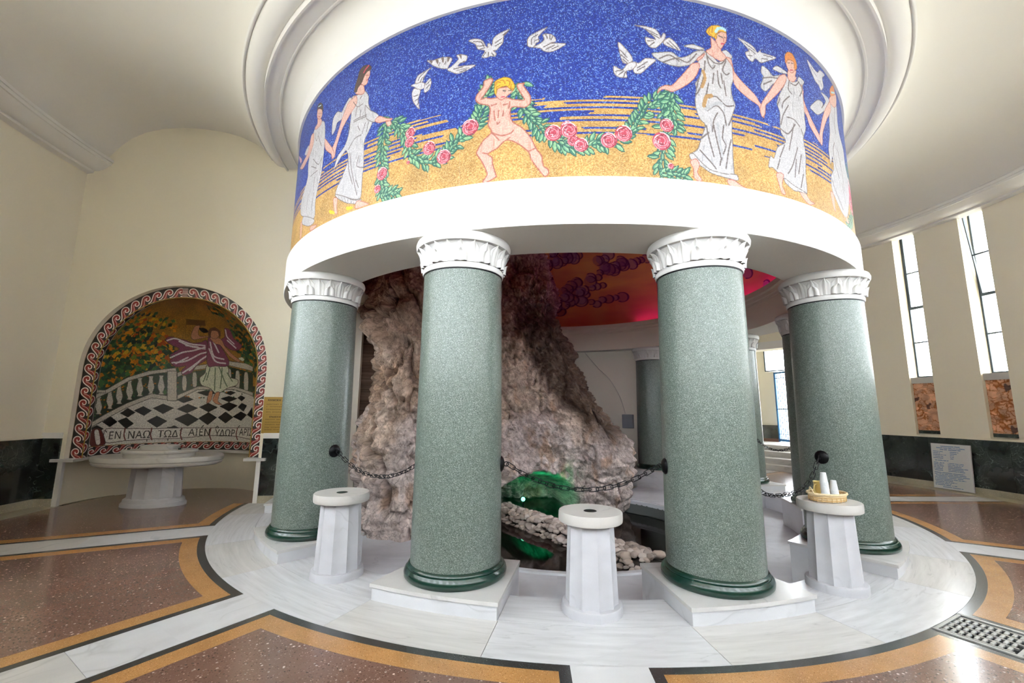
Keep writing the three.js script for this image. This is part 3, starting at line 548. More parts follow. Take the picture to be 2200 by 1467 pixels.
['p',1,2,[892,326,934,353,986,373,974,343,932,318,894,317]],
['p',4,1,[910,357,949,384,969,379,973,370,909,339]],
['l',8,5,[921,353,965,371]],
['p',1,2,[812,67,834,67,835,28,820,36]],
['p',1,2,[926,38,960,30,933,24]],
['l',5,3,[892,211,871,185,879,150,903,125]],
['l',5,3,[914,206,936,167,948,107]],
['l',5,3,[833,106,853,80,906,48]],
['l',5,3,[938,318,918,273,918,243]],
['l',5,3,[926,119,945,74]],
['p',9,2,[-309,277,-330,272,-350,267,-357,251,-338,248,-329,260,-320,270]],
['p',9,2,[-370,249,-363,251,-337,249,-327,242,-328,234,-346,234,-358,243]],
['p',9,2,[-329,227,-327,242,-313,252,-309,241,-314,227,-325,223]],
['p',9,2,[-361,240,-366,229,-360,210,-341,190,-345,212,-340,231,-350,237]],
['l',10,2,[-349,255,-343,263,-325,273]],
['l',10,2,[-342,251,-336,260]],
['l',10,2,[-333,254,-331,262]],
['l',10,2,[-324,240,-311,247]],
['l',10,2,[-325,231,-312,238]],
['l',10,2,[-359,222,-347,223]],
['l',10,2,[-356,211,-345,214]],
['l',10,2,[-348,201,-344,205]],
['p',9,2,[-324,295,-299,275,-276,265,-260,263,-245,270,-235,278,-240,287,-228,287,-212,280,-215,269,-229,268,-235,262,-223,260,-190,256,-208,249,-234,245,-253,253,-264,262,-252,281,-265,289,-288,292,-306,291]],
['p',11,1,[-317,293,-308,291,-310,285]],
['p',11,1,[-299,291,-291,289,-292,279]],
['p',11,1,[-282,290,-275,289,-277,278]],
['p',11,1,[-265,289,-258,286,-264,277]],
['p',11,1,[-234,287,-228,286,-227,276]],
['p',11,1,[-221,271,-215,269,-223,269]],
['l',10,2,[-247,258,-222,258]],
['l',10,2,[-239,253,-206,253]],
['l',10,2,[-230,248,-214,250]],
['l',10,2,[-290,275,-286,281]],
['l',10,2,[-273,274,-269,280]],
['p',9,2,[-209,313,-194,315,-174,308,-164,293,-158,289,-160,296,-155,298,-149,292,-145,307,-132,315,-106,321,-119,308,-122,293,-137,280,-145,280,-137,272,-141,267,-152,269,-162,267,-174,271,-166,283,-184,290,-192,303]],
['p',11,1,[-123,311,-106,320,-115,310]],
['l',10,2,[-196,309,-176,304,-168,292]],
['l',10,2,[-186,297,-168,295]],
['l',10,2,[-178,289,-166,290]],
['l',10,2,[-141,296,-125,303]],
['l',10,2,[-141,289,-124,295]],
['l',10,2,[-164,279,-170,272]],
['l',10,2,[-156,278,-158,270]],
['l',10,2,[-149,275,-143,269]],
['p',9,2,[-60,278,-62,292,-52,302,-16,315,-27,305,-36,296,-34,286,-41,283,-47,275]],
['p',9,2,[-47,275,-31,282,-22,290,-25,300,-9,300,3,293,5,283,-9,280,28,277,10,266,-9,261,-24,265,-29,270,-40,273]],
['l',10,2,[-52,281,-51,294,-38,301]],
['l',10,2,[-45,288,-36,291]],
['l',10,2,[-18,299,-14,291]],
['l',10,2,[-9,298,-9,289]],
['l',10,2,[-2,295,-6,287]],
['l',10,2,[-24,273,-9,279]],
['l',10,2,[-18,268,2,275]],
['l',10,2,[-4,267,10,272]],
['p',9,2,[151,279,166,268,181,251,183,240,168,234,159,239,153,261]],
['p',9,2,[185,238,199,237,215,248,240,246,223,232,204,216,188,215,184,224]],
['p',9,2,[138,217,140,228,158,221,172,234,189,239,192,232,182,222,168,218,169,206,157,204,144,208]],
['l',10,2,[156,262,171,247]],
['l',10,2,[157,252,173,240]],
['l',10,2,[161,243,170,236]],
['l',10,2,[194,226,219,241]],
['l',10,2,[194,221,213,231]],
['l',10,2,[142,217,160,220]],
['l',10,2,[150,210,162,218]],
['l',10,2,[161,205,165,216]],
['p',9,2,[192,317,217,317,243,312,253,300,255,295,262,306,267,303,263,292,246,275,235,271,225,274,217,284,218,293,234,291,242,291,228,303,212,313]],
['p',9,2,[263,290,276,297,291,289,303,273,284,276,269,279,261,284]],
['l',10,2,[218,311,247,301]],
['l',10,2,[231,303,251,294]],
['l',10,2,[276,291,297,275]],
['l',10,2,[269,287,284,278]],
['l',10,2,[221,286,236,287]],
['l',10,2,[227,276,238,284]],
['p',9,2,[469,332,499,329,521,323,531,314,544,324,546,318,600,322,565,304,540,293,523,298,510,288,495,293,490,304,502,311,487,322]],
['l',10,2,[490,325,522,316]],
['l',10,2,[503,316,524,309]],
['l',10,2,[552,314,586,318]],
['l',10,2,[544,304,566,308]],
['l',10,2,[498,300,512,301]],
['p',9,2,[750,369,790,361,813,361,833,375,870,378,845,359,847,338,825,320,811,327,783,334]],
['l',10,2,[768,358,801,347]],
['l',10,2,[824,344,833,333]],
['p',9,2,[1030,367,1034,326]],
['p',12,0,[-670,36,-644,26,-643,20,-668,27]],
['p',12,0,[-585,24,-558,18,-560,13,-581,15]],
['g',0,0,[-433,183,-451,181,-453,151,-456,122,-455,93,-446,79,-452,56,-450,37,-448,20]],
['g',0,0,[-448,20,-420,22,-391,12]],
['g',0,0,[-427,184,-395,158,-369,125,-362,94,-334,76,-299,66,-266,71,-239,95,-212,113,-185,126,-171,156,-157,192,-149,217]],
['g',0,0,[-79,202,-83,177,-68,144,-43,117,-16,93,12,77,32,67]],
['g',0,0,[10,77,33,66,63,62,94,72,125,69,157,83,181,104,207,140,241,167,274,174]],
['g',0,0,[269,179,259,157,257,137,259,117,255,97,254,77,247,56,240,36,239,15]],
['g',0,0,[278,180,273,154,278,124,279,99]],
['g',0,0,[239,15,265,16,304,12]],
['g',0,0,[1031,203,1063,183,1088,150,1074,111,1035,63,936,9]],
['r',0,0,[-451,70,-434,67]],
['r',0,0,[-465,39,-454,36]],
['r',0,0,[-365,142,-351,139]],
['r',0,0,[-366,122,-352,119]],
['r',0,0,[-307,97,-290,94]],
['r',0,0,[-266,72,-248,69]],
['r',0,0,[-199,124,-179,122]],
['r',0,0,[-367,78,-362,78]],
['r',0,0,[-2,93,17,92]],
['r',0,0,[29,104,43,103]],
['r',0,0,[43,76,56,75]],
['r',0,0,[34,97,52,96]],
['r',0,0,[60,67,76,67]],
['r',0,0,[123,76,141,76]],
['r',0,0,[157,90,176,90]],
['r',0,0,[259,112,275,113]],
['r',0,0,[245,79,266,80]],
['r',0,0,[264,31,271,31]],
['r',0,0,[1050,121,993,104]],
];
function frieze(a0, a1, W, H, figures) {
  const cv = document.createElement('canvas'); cv.width = W; cv.height = H; const g = cv.getContext('2d'), im = g.createImageData(W, H), d = im.data, HM = 1.937;
  for (let j = 0; j < H; j++) for (let i = 0; i < W; i++) {
    const ci = Math.floor(i / CELL), cj = Math.floor(j / CELL), h = (1 - (cj * CELL) / H) * HM, x = (a0 + (ci * CELL / W) * (a1 - a0)) * 0.0809, r = hash(ci + Math.floor(a0 * 7), cj, 1), k = (j * W + i) * 4;
    const patch = fbm(x * 2.2 + 40, h * 2.2, 64, 3, 31), tone = 0.25 + 0.5 * patch; let c = r < tone * 0.3 ? [92, 124, 190] : r < 0.45 ? [38, 66, 156] : r < 0.85 ? [24, 46, 136] : [22, 36, 108];
    if (r > 0.97 && h > 0.8) c = [130, 156, 206];
    const edge = 0.44 + 0.05 * (fbm(x * 1.7 + 9, 2, 64, 3, 8) - 0.5), top = 0.82 + 0.1 * (fbm(x * 1.3 + 3, 5, 64, 3, 4) - 0.5);
    let gold = h < edge; if (!gold && h < top) { const row = Math.floor(h / 0.0215), t = (h - edge) / (top - edge), run = vnoise(x * 2.4 + hash(row, 2) * 50, row * 1.7, 256, 12); gold = run > 0.1 + 0.42 * t + (row % 2 ? 0.34 : -0.12); }
    if (gold) { const q = hash(ci, cj, 5 + Math.floor(a0)), m = fbm(x * 5 + 7, h * 5, 128, 2, 6); c = q < 0.2 ? [198, 164, 108] : q < 0.6 ? [186, 148, 88] : q < 0.85 ? [174, 134, 74] : [162, 120, 62]; c = c.map(v => v * (0.9 + 0.22 * m)); }
    d[k] = c[0]; d[k + 1] = c[1]; d[k + 2] = c[2]; d[k + 3] = 255;
  }
  g.putImageData(im, 0, 0); g.lineJoin = g.lineCap = 'round';
  const X = a => (a / 20 - a0) / (a1 - a0) * W, Y = h => H - h / 200 / HM * H, S = 2.1;
  const pairs = q => { const o = []; for (let i = 0; i + 1 < q.length; i += 2) o.push([X(q[i]), Y(q[i + 1])]); return o; };
  if (figures) {
    const leaf = (x, y, an, len, dark) => { g.save(); g.translate(x, y); g.rotate(an); g.beginPath(); g.moveTo(0, 0); g.quadraticCurveTo(len * 0.45, -len * 0.4, len, 0); g.quadraticCurveTo(len * 0.45, len * 0.4, 0, 0); g.fillStyle = dark; g.fill(); g.lineWidth = 4; g.strokeStyle = '#27554f'; g.stroke(); g.beginPath(); g.moveTo(len * 0.1, 0); g.quadraticCurveTo(len * 0.45, -len * 0.26, len * 0.9, -1); g.quadraticCurveTo(len * 0.4, 0, len * 0.1, 0); g.fillStyle = '#96bd90'; g.fill(); g.restore(); };
    for (const [kind, , , q] of FRIEZE) if (kind === 'g') { const rr = rng(q[0] + 4000), p = pairs(q); for (let i = 0; i + 1 < p.length; i++) { const dx = p[i + 1][0] - p[i][0], dy = p[i + 1][1] - p[i][1], L = Math.hypot(dx, dy), an = Math.atan2(dy, dx), n = Math.max(1, Math.round(L / 23)); for (let k = 0; k < n; k++) for (const s of [-1, 1, 0]) leaf(p[i][0] + dx * k / n - Math.sin(an) * s * 11 + 8 * (rr() - 0.5), p[i][1] + dy * k / n + Math.cos(an) * s * 11 + 8 * (rr() - 0.5), an + s * (0.35 + 0.8 * rr()) + (rr() - 0.5) * 0.5, 40 + 18 * rr(), ['#62997a', '#44806a', '#7bab82', '#376f62'][Math.floor(rr() * 4)]); } }
    for (const [kind, , , q] of FRIEZE) if (kind === 'r') { const [[x, y], [x2]] = pairs(q), R = Math.max(8, Math.abs(x2 - x) * 1.05), rr = rng(q[0] + 900); g.fillStyle = '#b23f52'; g.beginPath(); g.arc(x, y, R, 0, 7); g.fill(); g.lineWidth = R * 0.13; for (let k = 0; k < 13; k++) { const a = k * 2.4 + rr(), t = R * (0.22 + 0.72 * k / 13); g.strokeStyle = k % 3 ? '#d98c98' : '#eccdd2'; g.beginPath(); g.arc(x + Math.cos(a) * R * 0.1, y + Math.sin(a) * R * 0.1, t, a, a + 1.7); g.stroke(); } g.strokeStyle = '#7d2034'; g.lineWidth = R * 0.08; for (let k = 0; k < 6; k++) { const a = k * 1.1 + rr(); g.beginPath(); g.arc(x, y, R * (0.3 + 0.68 * k / 6), a, a + 1.5); g.stroke(); } }
    for (const [kind, col, w, q] of FRIEZE) {
      if (kind === 'p') { const p = pairs(q); g.beginPath(); softPath(g, p, true); g.fillStyle = INK[col]; g.fill(); if (col < 2 || col === 9) { g.save(); g.clip(); const rr = rng(q[0] + 70), bx = Math.min(...p.map(t => t[0])), ex = Math.max(...p.map(t => t[0])), by = Math.min(...p.map(t => t[1])), ey = Math.max(...p.map(t => t[1])); g.lineWidth = 6; for (let k = 0; k < (ex - bx) * (ey - by) / 2600; k++) { const x = lerp(bx, ex, rr()), y = lerp(by, ey, rr()); g.strokeStyle = col === 1 ? (rr() > 0.5 ? 'rgba(228,190,172,0.55)' : 'rgba(190,122,106,0.45)') : (rr() > 0.5 ? 'rgba(206,204,209,0.6)' : 'rgba(140,136,143,0.55)'); g.beginPath(); g.moveTo(x, y); g.lineTo(x + (rr() - 0.5) * 20, y + 20 + rr() * 40); g.stroke(); } g.restore(); g.beginPath(); softPath(g, p, true); } if (w && EDGE[col]) { g.lineWidth = w * S * 0.9; g.strokeStyle = EDGE[col]; g.stroke(); } }
      else if (kind === 'l') { g.beginPath(); softPath(g, pairs(q), false); g.lineWidth = w * S * 1.1; g.strokeStyle = INK[col]; g.stroke(); }
    }
  }
  tessera(g, W, H, 40 + a0, 0.14);
  g.fillStyle = 'rgba(210,220,240,0.35)'; for (const a of [-32.5, -21.8, -15.4, -11.2, -2.6, 1.3, 12.1, 20.4, 27.5]) if (a > a0 && a < a1) g.fillRect((a - a0) / (a1 - a0) * W, 0, 1.5, H);   // joints between mosaic panels
  return canvasTex(cv);
}
{
  [[-75, -25], [-25, 25], [25, 75]].forEach(([a, b]) => {
    const m = new THREE.MeshStandardMaterial({ map: frieze(a, b, 2048, 980, true), roughness: 0.42 });
    const g = new THREE.LatheGeometry([new THREE.Vector2(4.634, 3.644), new THREE.Vector2(4.634, 5.581)], 64, a * D2R, (b - a) * D2R); mesh('mosaic_frieze', g, m, drum);
  });
  const t = frieze(80, 105, 1024, 980, false), m = new THREE.MeshStandardMaterial({ map: t, roughness: 0.42 });
  for (let a = 75; a < 285; a += 30) mesh('mosaic_frieze', new THREE.LatheGeometry([new THREE.Vector2(4.634, 3.644), new THREE.Vector2(4.634, 5.581)], 24, a * D2R, 30 * D2R), m, drum);
}
// niche mosaic: [kind, colour, width, points: angle * 10 round the half-round (0 right, 180 left), height * 200 measured along the surface]
const NINK = ['#cfc8bc', '#6a645c', '#1c1a19', '#cc9070', '#8a4a64', '#efe4ea', '#dfe3cc', '#6d8060', '#6a4630', '#ded9d2', '#ece6df', '#6a2a26', '#26402c', '', '', '', '', '', '#3d4a34', '#6a4a1c'];
const NICHE = [
['p',9,0,[1734,243,1671,259,1525,313,1359,352,1202,338,1063,390,783,392,580,364,518,184,1719,180]],
['q',2,0,[1660,262,1606,280,1556,261,1602,243]],
['q',2,0,[1557,264,1504,276,1450,253,1494,235]],
['q',2,0,[1547,291,1502,310,1449,294,1493,276]],
['q',2,0,[1461,301,1405,317,1348,301,1392,281]],
['q',2,0,[1371,262,1311,281,1241,261,1301,236]],
['q',2,0,[1344,310,1283,327,1208,311,1274,288]],
['q',2,0,[1199,268,1113,291,1032,267,1103,240]],
['q',2,0,[1215,347,1151,362,1083,345,1150,331]],
['q',2,0,[1190,307,1121,328,1047,311,1119,291]],
['q',2,0,[1038,271,969,295,900,274,965,244]],
['q',2,0,[1042,315,977,332,902,315,969,295]],
['q',2,0,[1071,373,1001,384,921,374,996,360]],
['q',2,0,[893,274,836,298,764,275,826,251]],
['q',2,0,[890,319,816,336,735,323,807,299]],
['q',2,0,[889,350,821,361,742,351,816,336]],
['q',2,0,[772,278,696,299,628,286,686,262]],
['q',2,0,[730,316,696,333,639,323,669,299]],
['q',2,0,[743,354,712,364,666,354,698,340]],
['q',2,0,[867,374,811,382,764,375,807,364]],
['q',2,0,[628,286,575,317,549,270]],
['q',2,0,[1740,240,1693,251,1641,238,1684,225]],
['q',2,0,[1470,226,1430,237,1374,227]],
['q',2,0,[1245,228,1194,244,1134,227]],
['q',18,0,[1746,278,1663,313,1512,350,1366,385,1211,381,1225,449,1380,444,1517,413,1633,373,1753,336]],
['q',18,0,[1199,351,1063,390,783,392,580,364,606,454,859,483,1112,458,1217,435]],
['p',0,2,[1729,348,1694,348,1696,339,1675,313,1682,296,1673,289,1712,289,1707,296,1725,313,1721,339]],
['p',0,2,[1656,373,1622,373,1624,364,1604,334,1610,314,1601,307,1638,307,1633,314,1651,334,1648,364]],
['p',0,2,[1596,392,1564,393,1566,384,1546,353,1552,333,1544,325,1580,325,1575,332,1592,352,1589,383]],
['p',0,2,[1532,410,1500,411,1502,401,1483,370,1489,349,1481,341,1516,341,1512,349,1528,369,1525,401]],
['p',0,2,[1467,421,1436,422,1438,413,1420,382,1427,362,1418,355,1453,354,1449,362,1464,381,1460,412]],
['p',0,2,[1397,430,1367,431,1369,421,1351,390,1358,370,1349,362,1384,362,1379,370,1395,389,1391,420]],
['p',0,2,[1332,435,1302,436,1304,426,1286,393,1292,371,1284,363,1319,363,1314,371,1330,392,1326,426]],
['p',0,2,[1176,436,1156,437,1144,409,1145,382,1165,382,1176,409]],
['p',0,2,[1110,452,1089,452,1077,424,1077,397,1099,396,1110,424]],
['p',0,2,[781,462,753,462,738,427,737,392,766,392,782,427]],
['p',0,2,[698,455,666,455,648,418,647,382,680,382,698,418]],
['p',0,2,[857,469,830,469,817,434,817,399,843,399,858,434]],
['q',0,3,[1758,350,1658,376,1530,422,1403,450,1230,469,1221,456,1378,439,1516,410,1631,367,1753,336]],
['q',0,3,[1740,260,1644,289,1507,329,1362,365,1206,354,1202,338,1358,349,1503,313,1628,274,1734,243]],
['q',0,3,[1282,454,1220,456,1196,340,1258,339]],
['q',0,3,[1216,449,1116,479,859,505,683,494,607,479,607,461,859,487,1113,462,1213,432]],
['q',0,3,[1198,361,1065,398,785,399,583,375,578,361,782,387,1062,386,1195,344]],
['q',0,2,[1756,371,1669,372,1666,363,1753,362]],
['p',4,3,[1333,576,1309,593,1235,588,1182,583,1128,574,1062,580,1019,589,1016,538,1021,509,1092,480,1123,451,1179,443,1188,460,1163,478,1208,473,1242,475,1275,495,1241,517,1287,515,1224,545,1276,557]],
['p',4,3,[817,647,766,639,757,600,696,569,754,548,834,555,899,591,850,607]],
['l',5,5,[1320,576,1261,587,1154,570,1035,566]],
['l',5,5,[1273,508,1197,532,1125,542,1035,559]],
['l',5,5,[1257,488,1167,498,1074,529,1022,538]],
['l',5,5,[1180,450,1116,479,1059,508]],
['l',5,5,[1233,486,1157,513]],
['l',5,5,[1178,562,1088,558]],
['l',5,5,[816,639,824,607,774,577]],
['l',5,5,[833,592,766,559]],
['l',5,5,[1232,577,1140,559,1035,552]],
['l',5,5,[1136,461,1071,501,1022,523]],
['p',6,3,[1007,488,859,483,839,441,760,427,763,406,843,392,895,374,934,371,977,391,1042,404,1059,432,1027,453]],
['p',4,3,[1001,605,943,598,876,540,844,505,859,483,955,482,1006,481,1022,523]],
['l',5,5,[991,582,969,525,887,511]],
['l',5,5,[1002,553,956,503,873,494]],
['l',5,5,[973,598,927,540]],
['l',7,3,[993,475,1009,425]],
['l',7,3,[954,475,943,384]],
['l',7,3,[901,476,898,392]],
['l',7,3,[856,455,805,420]],
['l',7,3,[1015,453,1032,418]],
['l',7,3,[928,483,878,427,844,399]],
['p',3,2,[1001,605,1075,595,1130,589,1145,608,1117,648,1068,654,1088,625,1074,606,1001,609]],
['p',3,2,[987,601,895,599,863,562,795,526,741,508,767,501,841,526,906,569,949,576]],
['p',3,2,[966,641,896,642,894,618,935,598,979,605]],
['p',8,1,[1000,612,982,640,917,650,878,630,903,599,904,630,961,633,987,601]],
['p',3,2,[980,377,955,377,960,343,990,332]],
['p',3,2,[928,374,901,374,907,340,870,326,919,329,948,346]],
['p',2,1,[1078,642,1022,643,995,628,1043,623]],
['p',6,2,[757,515,721,520,697,512,717,503]],
['q',19,0,[1202,682,1006,682,1009,656,1196,654]],
['p',10,3,[1628,235,1505,236,1333,233,1147,234,944,233,730,234,559,233,546,193,721,200,937,203,1139,194,1324,194,1494,192,1615,190]],
['p',11,3,[1719,237,1664,236,1625,202,1624,182,1706,179,1734,206]],
['p',10,2,[1705,231,1675,233,1650,189,1679,187]],
['l',11,3,[1500,237,1503,214,1490,195]],
['l',11,3,[1333,235,1336,210,1323,191]],
['l',11,3,[1141,233,1145,208,1132,188]],
['l',11,3,[937,232,942,206,927,186]],
['l',11,3,[713,233,720,207,701,187]],
];
{
  const W = 2048, VT = NH + RN * Math.PI / 2, H = Math.round((VT - SILL) / (RN * Math.PI) * W), cv = document.createElement('canvas'); cv.width = W; cv.height = H; const g = cv.getContext('2d');
  const im = g.createImageData(W, H), d = im.data; for (let j = 0; j < H; j++) for (let i = 0; i < W; i++) { const ci = Math.floor(i / CELL), cj = Math.floor(j / CELL), q = hash(ci, cj, 3), n = fbm(ci / 30, cj / 30, 64, 3, 77), k = (j * W + i) * 4, t = 0.72 + 0.3 * n + (q - 0.5) * 0.3; d[k] = 186 * t; d[k + 1] = 134 * t; d[k + 2] = 56 * t; d[k + 3] = 255; } g.putImageData(im, 0, 0);
  const X = a => (1 - a / 1800) * W, Y = v => H - (v / 200 - SILL) / (VT - SILL) * H, rr = rng(12); g.lineJoin = g.lineCap = 'round';
  // lower part: dark garden behind the balustrade
  g.fillStyle = '#2e3a2c'; g.fillRect(0, Y(400), W, H);
  const TREES = [[165, 3.05, 30], [157, 3.25, 26], [139, 3.16, 20], [154, 2.84, 40], [161, 2.72, 40], [142, 2.78, 36], [132, 2.74, 20], [166, 2.41, 46], [155, 2.44, 46], [142, 2.48, 44], [167, 2.16, 40], [158, 2.18, 44], [147, 2.2, 44], [170, 2.04, 30], [135, 2.42, 36], [126, 2.6, 18], [65, 3.1, 24], [70, 2.92, 18], [63, 2.73, 30], [77, 3.72, 18], [68, 3.62, 16], [58, 2.8, 34], [60, 2.4, 30], [130, 2.15, 30], [75, 2.1, 20], [45, 3.0, 40], [40, 2.5, 40], [120, 2.0, 24], [105, 2.0, 20]];
  const tc = ['#263f28', '#335a36', '#46703c', '#2c4e3a', '#cc7a22', '#e09026', '#d4a634', '#6c8034', '#b0501e', '#20342a'];
  for (const [a, v, n] of TREES) for (let k = 0; k < n * 1.4; k++) { const r = Math.sqrt(rr()), t = rr() * 6.3, x = X(a * 10) + Math.cos(t) * r * 125, y = Y(v * 200) + Math.sin(t) * r * 115; g.save(); g.translate(x, y); g.rotate(rr() * 6); g.fillStyle = tc[Math.floor(rr() * (v > 2.3 && a > 120 ? 10 : 4 + 2 * rr()))]; g.beginPath(); g.moveTo(-26, 0); g.lineTo(0, -17 - rr() * 11); g.lineTo(28, 0); g.lineTo(3, 18); g.fill(); g.restore(); }
  for (const [kind, col, w, q] of NICHE) {
    const p = []; for (let i = 0; i + 1 < q.length; i += 2) p.push([X(q[i]), Y(q[i + 1])]); if (p.length < 2) continue;
    g.beginPath(); if (kind === 'p') softPath(g, p, true); else if (kind === 'l') softPath(g, p, false); else { p.forEach((t, i) => i ? g.lineTo(...t) : g.moveTo(...t)); g.closePath(); }
    if (kind === 'l') { g.lineWidth = w * 3; g.strokeStyle = NINK[col]; g.stroke(); } else { g.fillStyle = NINK[col]; g.fill(); if (w) { g.lineWidth = w * 1.6; g.strokeStyle = col === 9 ? '#8a857e' : col === 0 ? '#55504a' : '#4a3a36'; g.stroke(); } }
    if (col === 18) for (let k = 0; k < 220; k++) { const t = p[Math.floor(rr() * p.length)], u = p[Math.floor(rr() * p.length)], m = rr(); g.fillStyle = tc[Math.floor(rr() * 5)]; g.fillRect(lerp(t[0], u[0], m), lerp(t[1], u[1], m), 14, 10); }
  }
  g.fillStyle = '#2a2622'; g.textAlign = 'center'; g.textBaseline = 'middle'; g.font = '88px sans-serif';
  for (const [s, a, v] of [['ΕΝ', 156, 1.065], ['ΝΑΩ', 140.8, 1.06], ['ΤΩΔ', 122.6, 1.06], ['ΑΙΕΝ', 101.5, 1.08], ['ΥΔΩΡ', 81.7, 1.068], ['ΑΡΙΣΤ', 60, 1.09]]) { g.save(); g.translate(X(a * 10), Y(v * 200)); g.scale(0.92, 1); g.fillText(s, 0, 0); g.restore(); }
  g.strokeStyle = '#2a2622'; g.lineWidth = 7;   // breathings, accents and the small marks under the omegas
  for (const [a, v, x0, y0, x1, y1] of [[156, 1.065, -78, -44, -68, -30], [140.8, 1.06, 62, 46, 62, 60], [122.6, 1.06, 4, 46, 4, 60], [122.6, 1.06, -10, -58, 16, -58], [122.6, 1.06, 96, -46, 86, -28], [101.5, 1.08, 10, -44, 24, -62], [81.7, 1.068, -96, -44, -86, -60], [81.7, 1.068, -80, -62, -70, -46], [60, 1.09, -120, -44, -108, -60]]) { const x = X(a * 10), y = Y(v * 200); g.beginPath(); g.moveTo(x + x0, y + y0); g.lineTo(x + x1, y + y1); g.stroke(); }
  tessera(g, W, H, 9, 0.24);
  // scroll border following the opening's edge and the foot of the mosaic
  const wv = waveTile.getContext('2d').getImageData(0, 0, 128, 128).data, o = g.getImageData(0, 0, W, H), B = 0.17;
  for (let j = 0; j < H; j++) for (let i = 0; i < W; i++) {
    const phi = (1 - i / W) * Math.PI, v = SILL + (1 - j / H) * (VT - SILL), el = Math.max(0, (v - NH) / RN), dist = RN * Math.asin(Math.cos(el) * Math.sin(phi)); let u, w;
    if (dist < B) { w = dist / B; const ar = el > 0 ? Math.atan2(Math.sin(el), Math.abs(Math.cos(el) * Math.cos(phi))) * RN + NH : v; u = ar / 0.2; w = 1 - w; } else if (v < SILL + B) { w = (v - SILL) / B; u = phi * RN / 0.2; } else continue;
    const k = ((Math.floor((w) * 127)) * 128 + Math.floor(mod(u, 1) * 127)) * 4, m = (j * W + i) * 4; for (let c = 0; c < 3; c++) o.data[m + c] = wv[k + c] * (0.92 + 0.16 * hash(i >> 2, j >> 2, 3));
  }
  g.putImageData(o, 0, 0);
  const tex = canvasTex(cv), pos = [], uv = [], idx = [], nu = 72, rows = []; for (let k = 0; k <= 10; k++) rows.push(lerp(SILL, NH, k / 10)); for (let k = 1; k <= 20; k++) rows.push(NH + RN * Math.PI / 2 * k / 20);
  for (const v of rows) for (let i = 0; i <= nu; i++) { const phi = i / nu * Math.PI, el = Math.max(0, (v - NH) / RN), r = RN * Math.cos(el); pos.push(NX + r * Math.cos(phi), v < NH ? v : NH + RN * Math.sin(el), NZ - r * Math.sin(phi)); uv.push(1 - i / nu, (v - SILL) / (VT - SILL)); }
  for (let j = 0; j + 1 < rows.length; j++) for (let i = 0; i < nu; i++) { const a = j * (nu + 1) + i, b = a + nu + 1; idx.push(a, a + 1, b, a + 1, b + 1, b); }
  const geo = new THREE.BufferGeometry(); geo.setAttribute('position', new THREE.Float32BufferAttribute(pos, 3)); geo.setAttribute('uv', new THREE.Float32BufferAttribute(uv, 2)); geo.setIndex(idx); geo.computeVertexNormals();
  mesh('niche_mosaic', geo, new THREE.MeshStandardMaterial({ map: tex, roughness: 0.38, side: THREE.DoubleSide }), endWall);
}

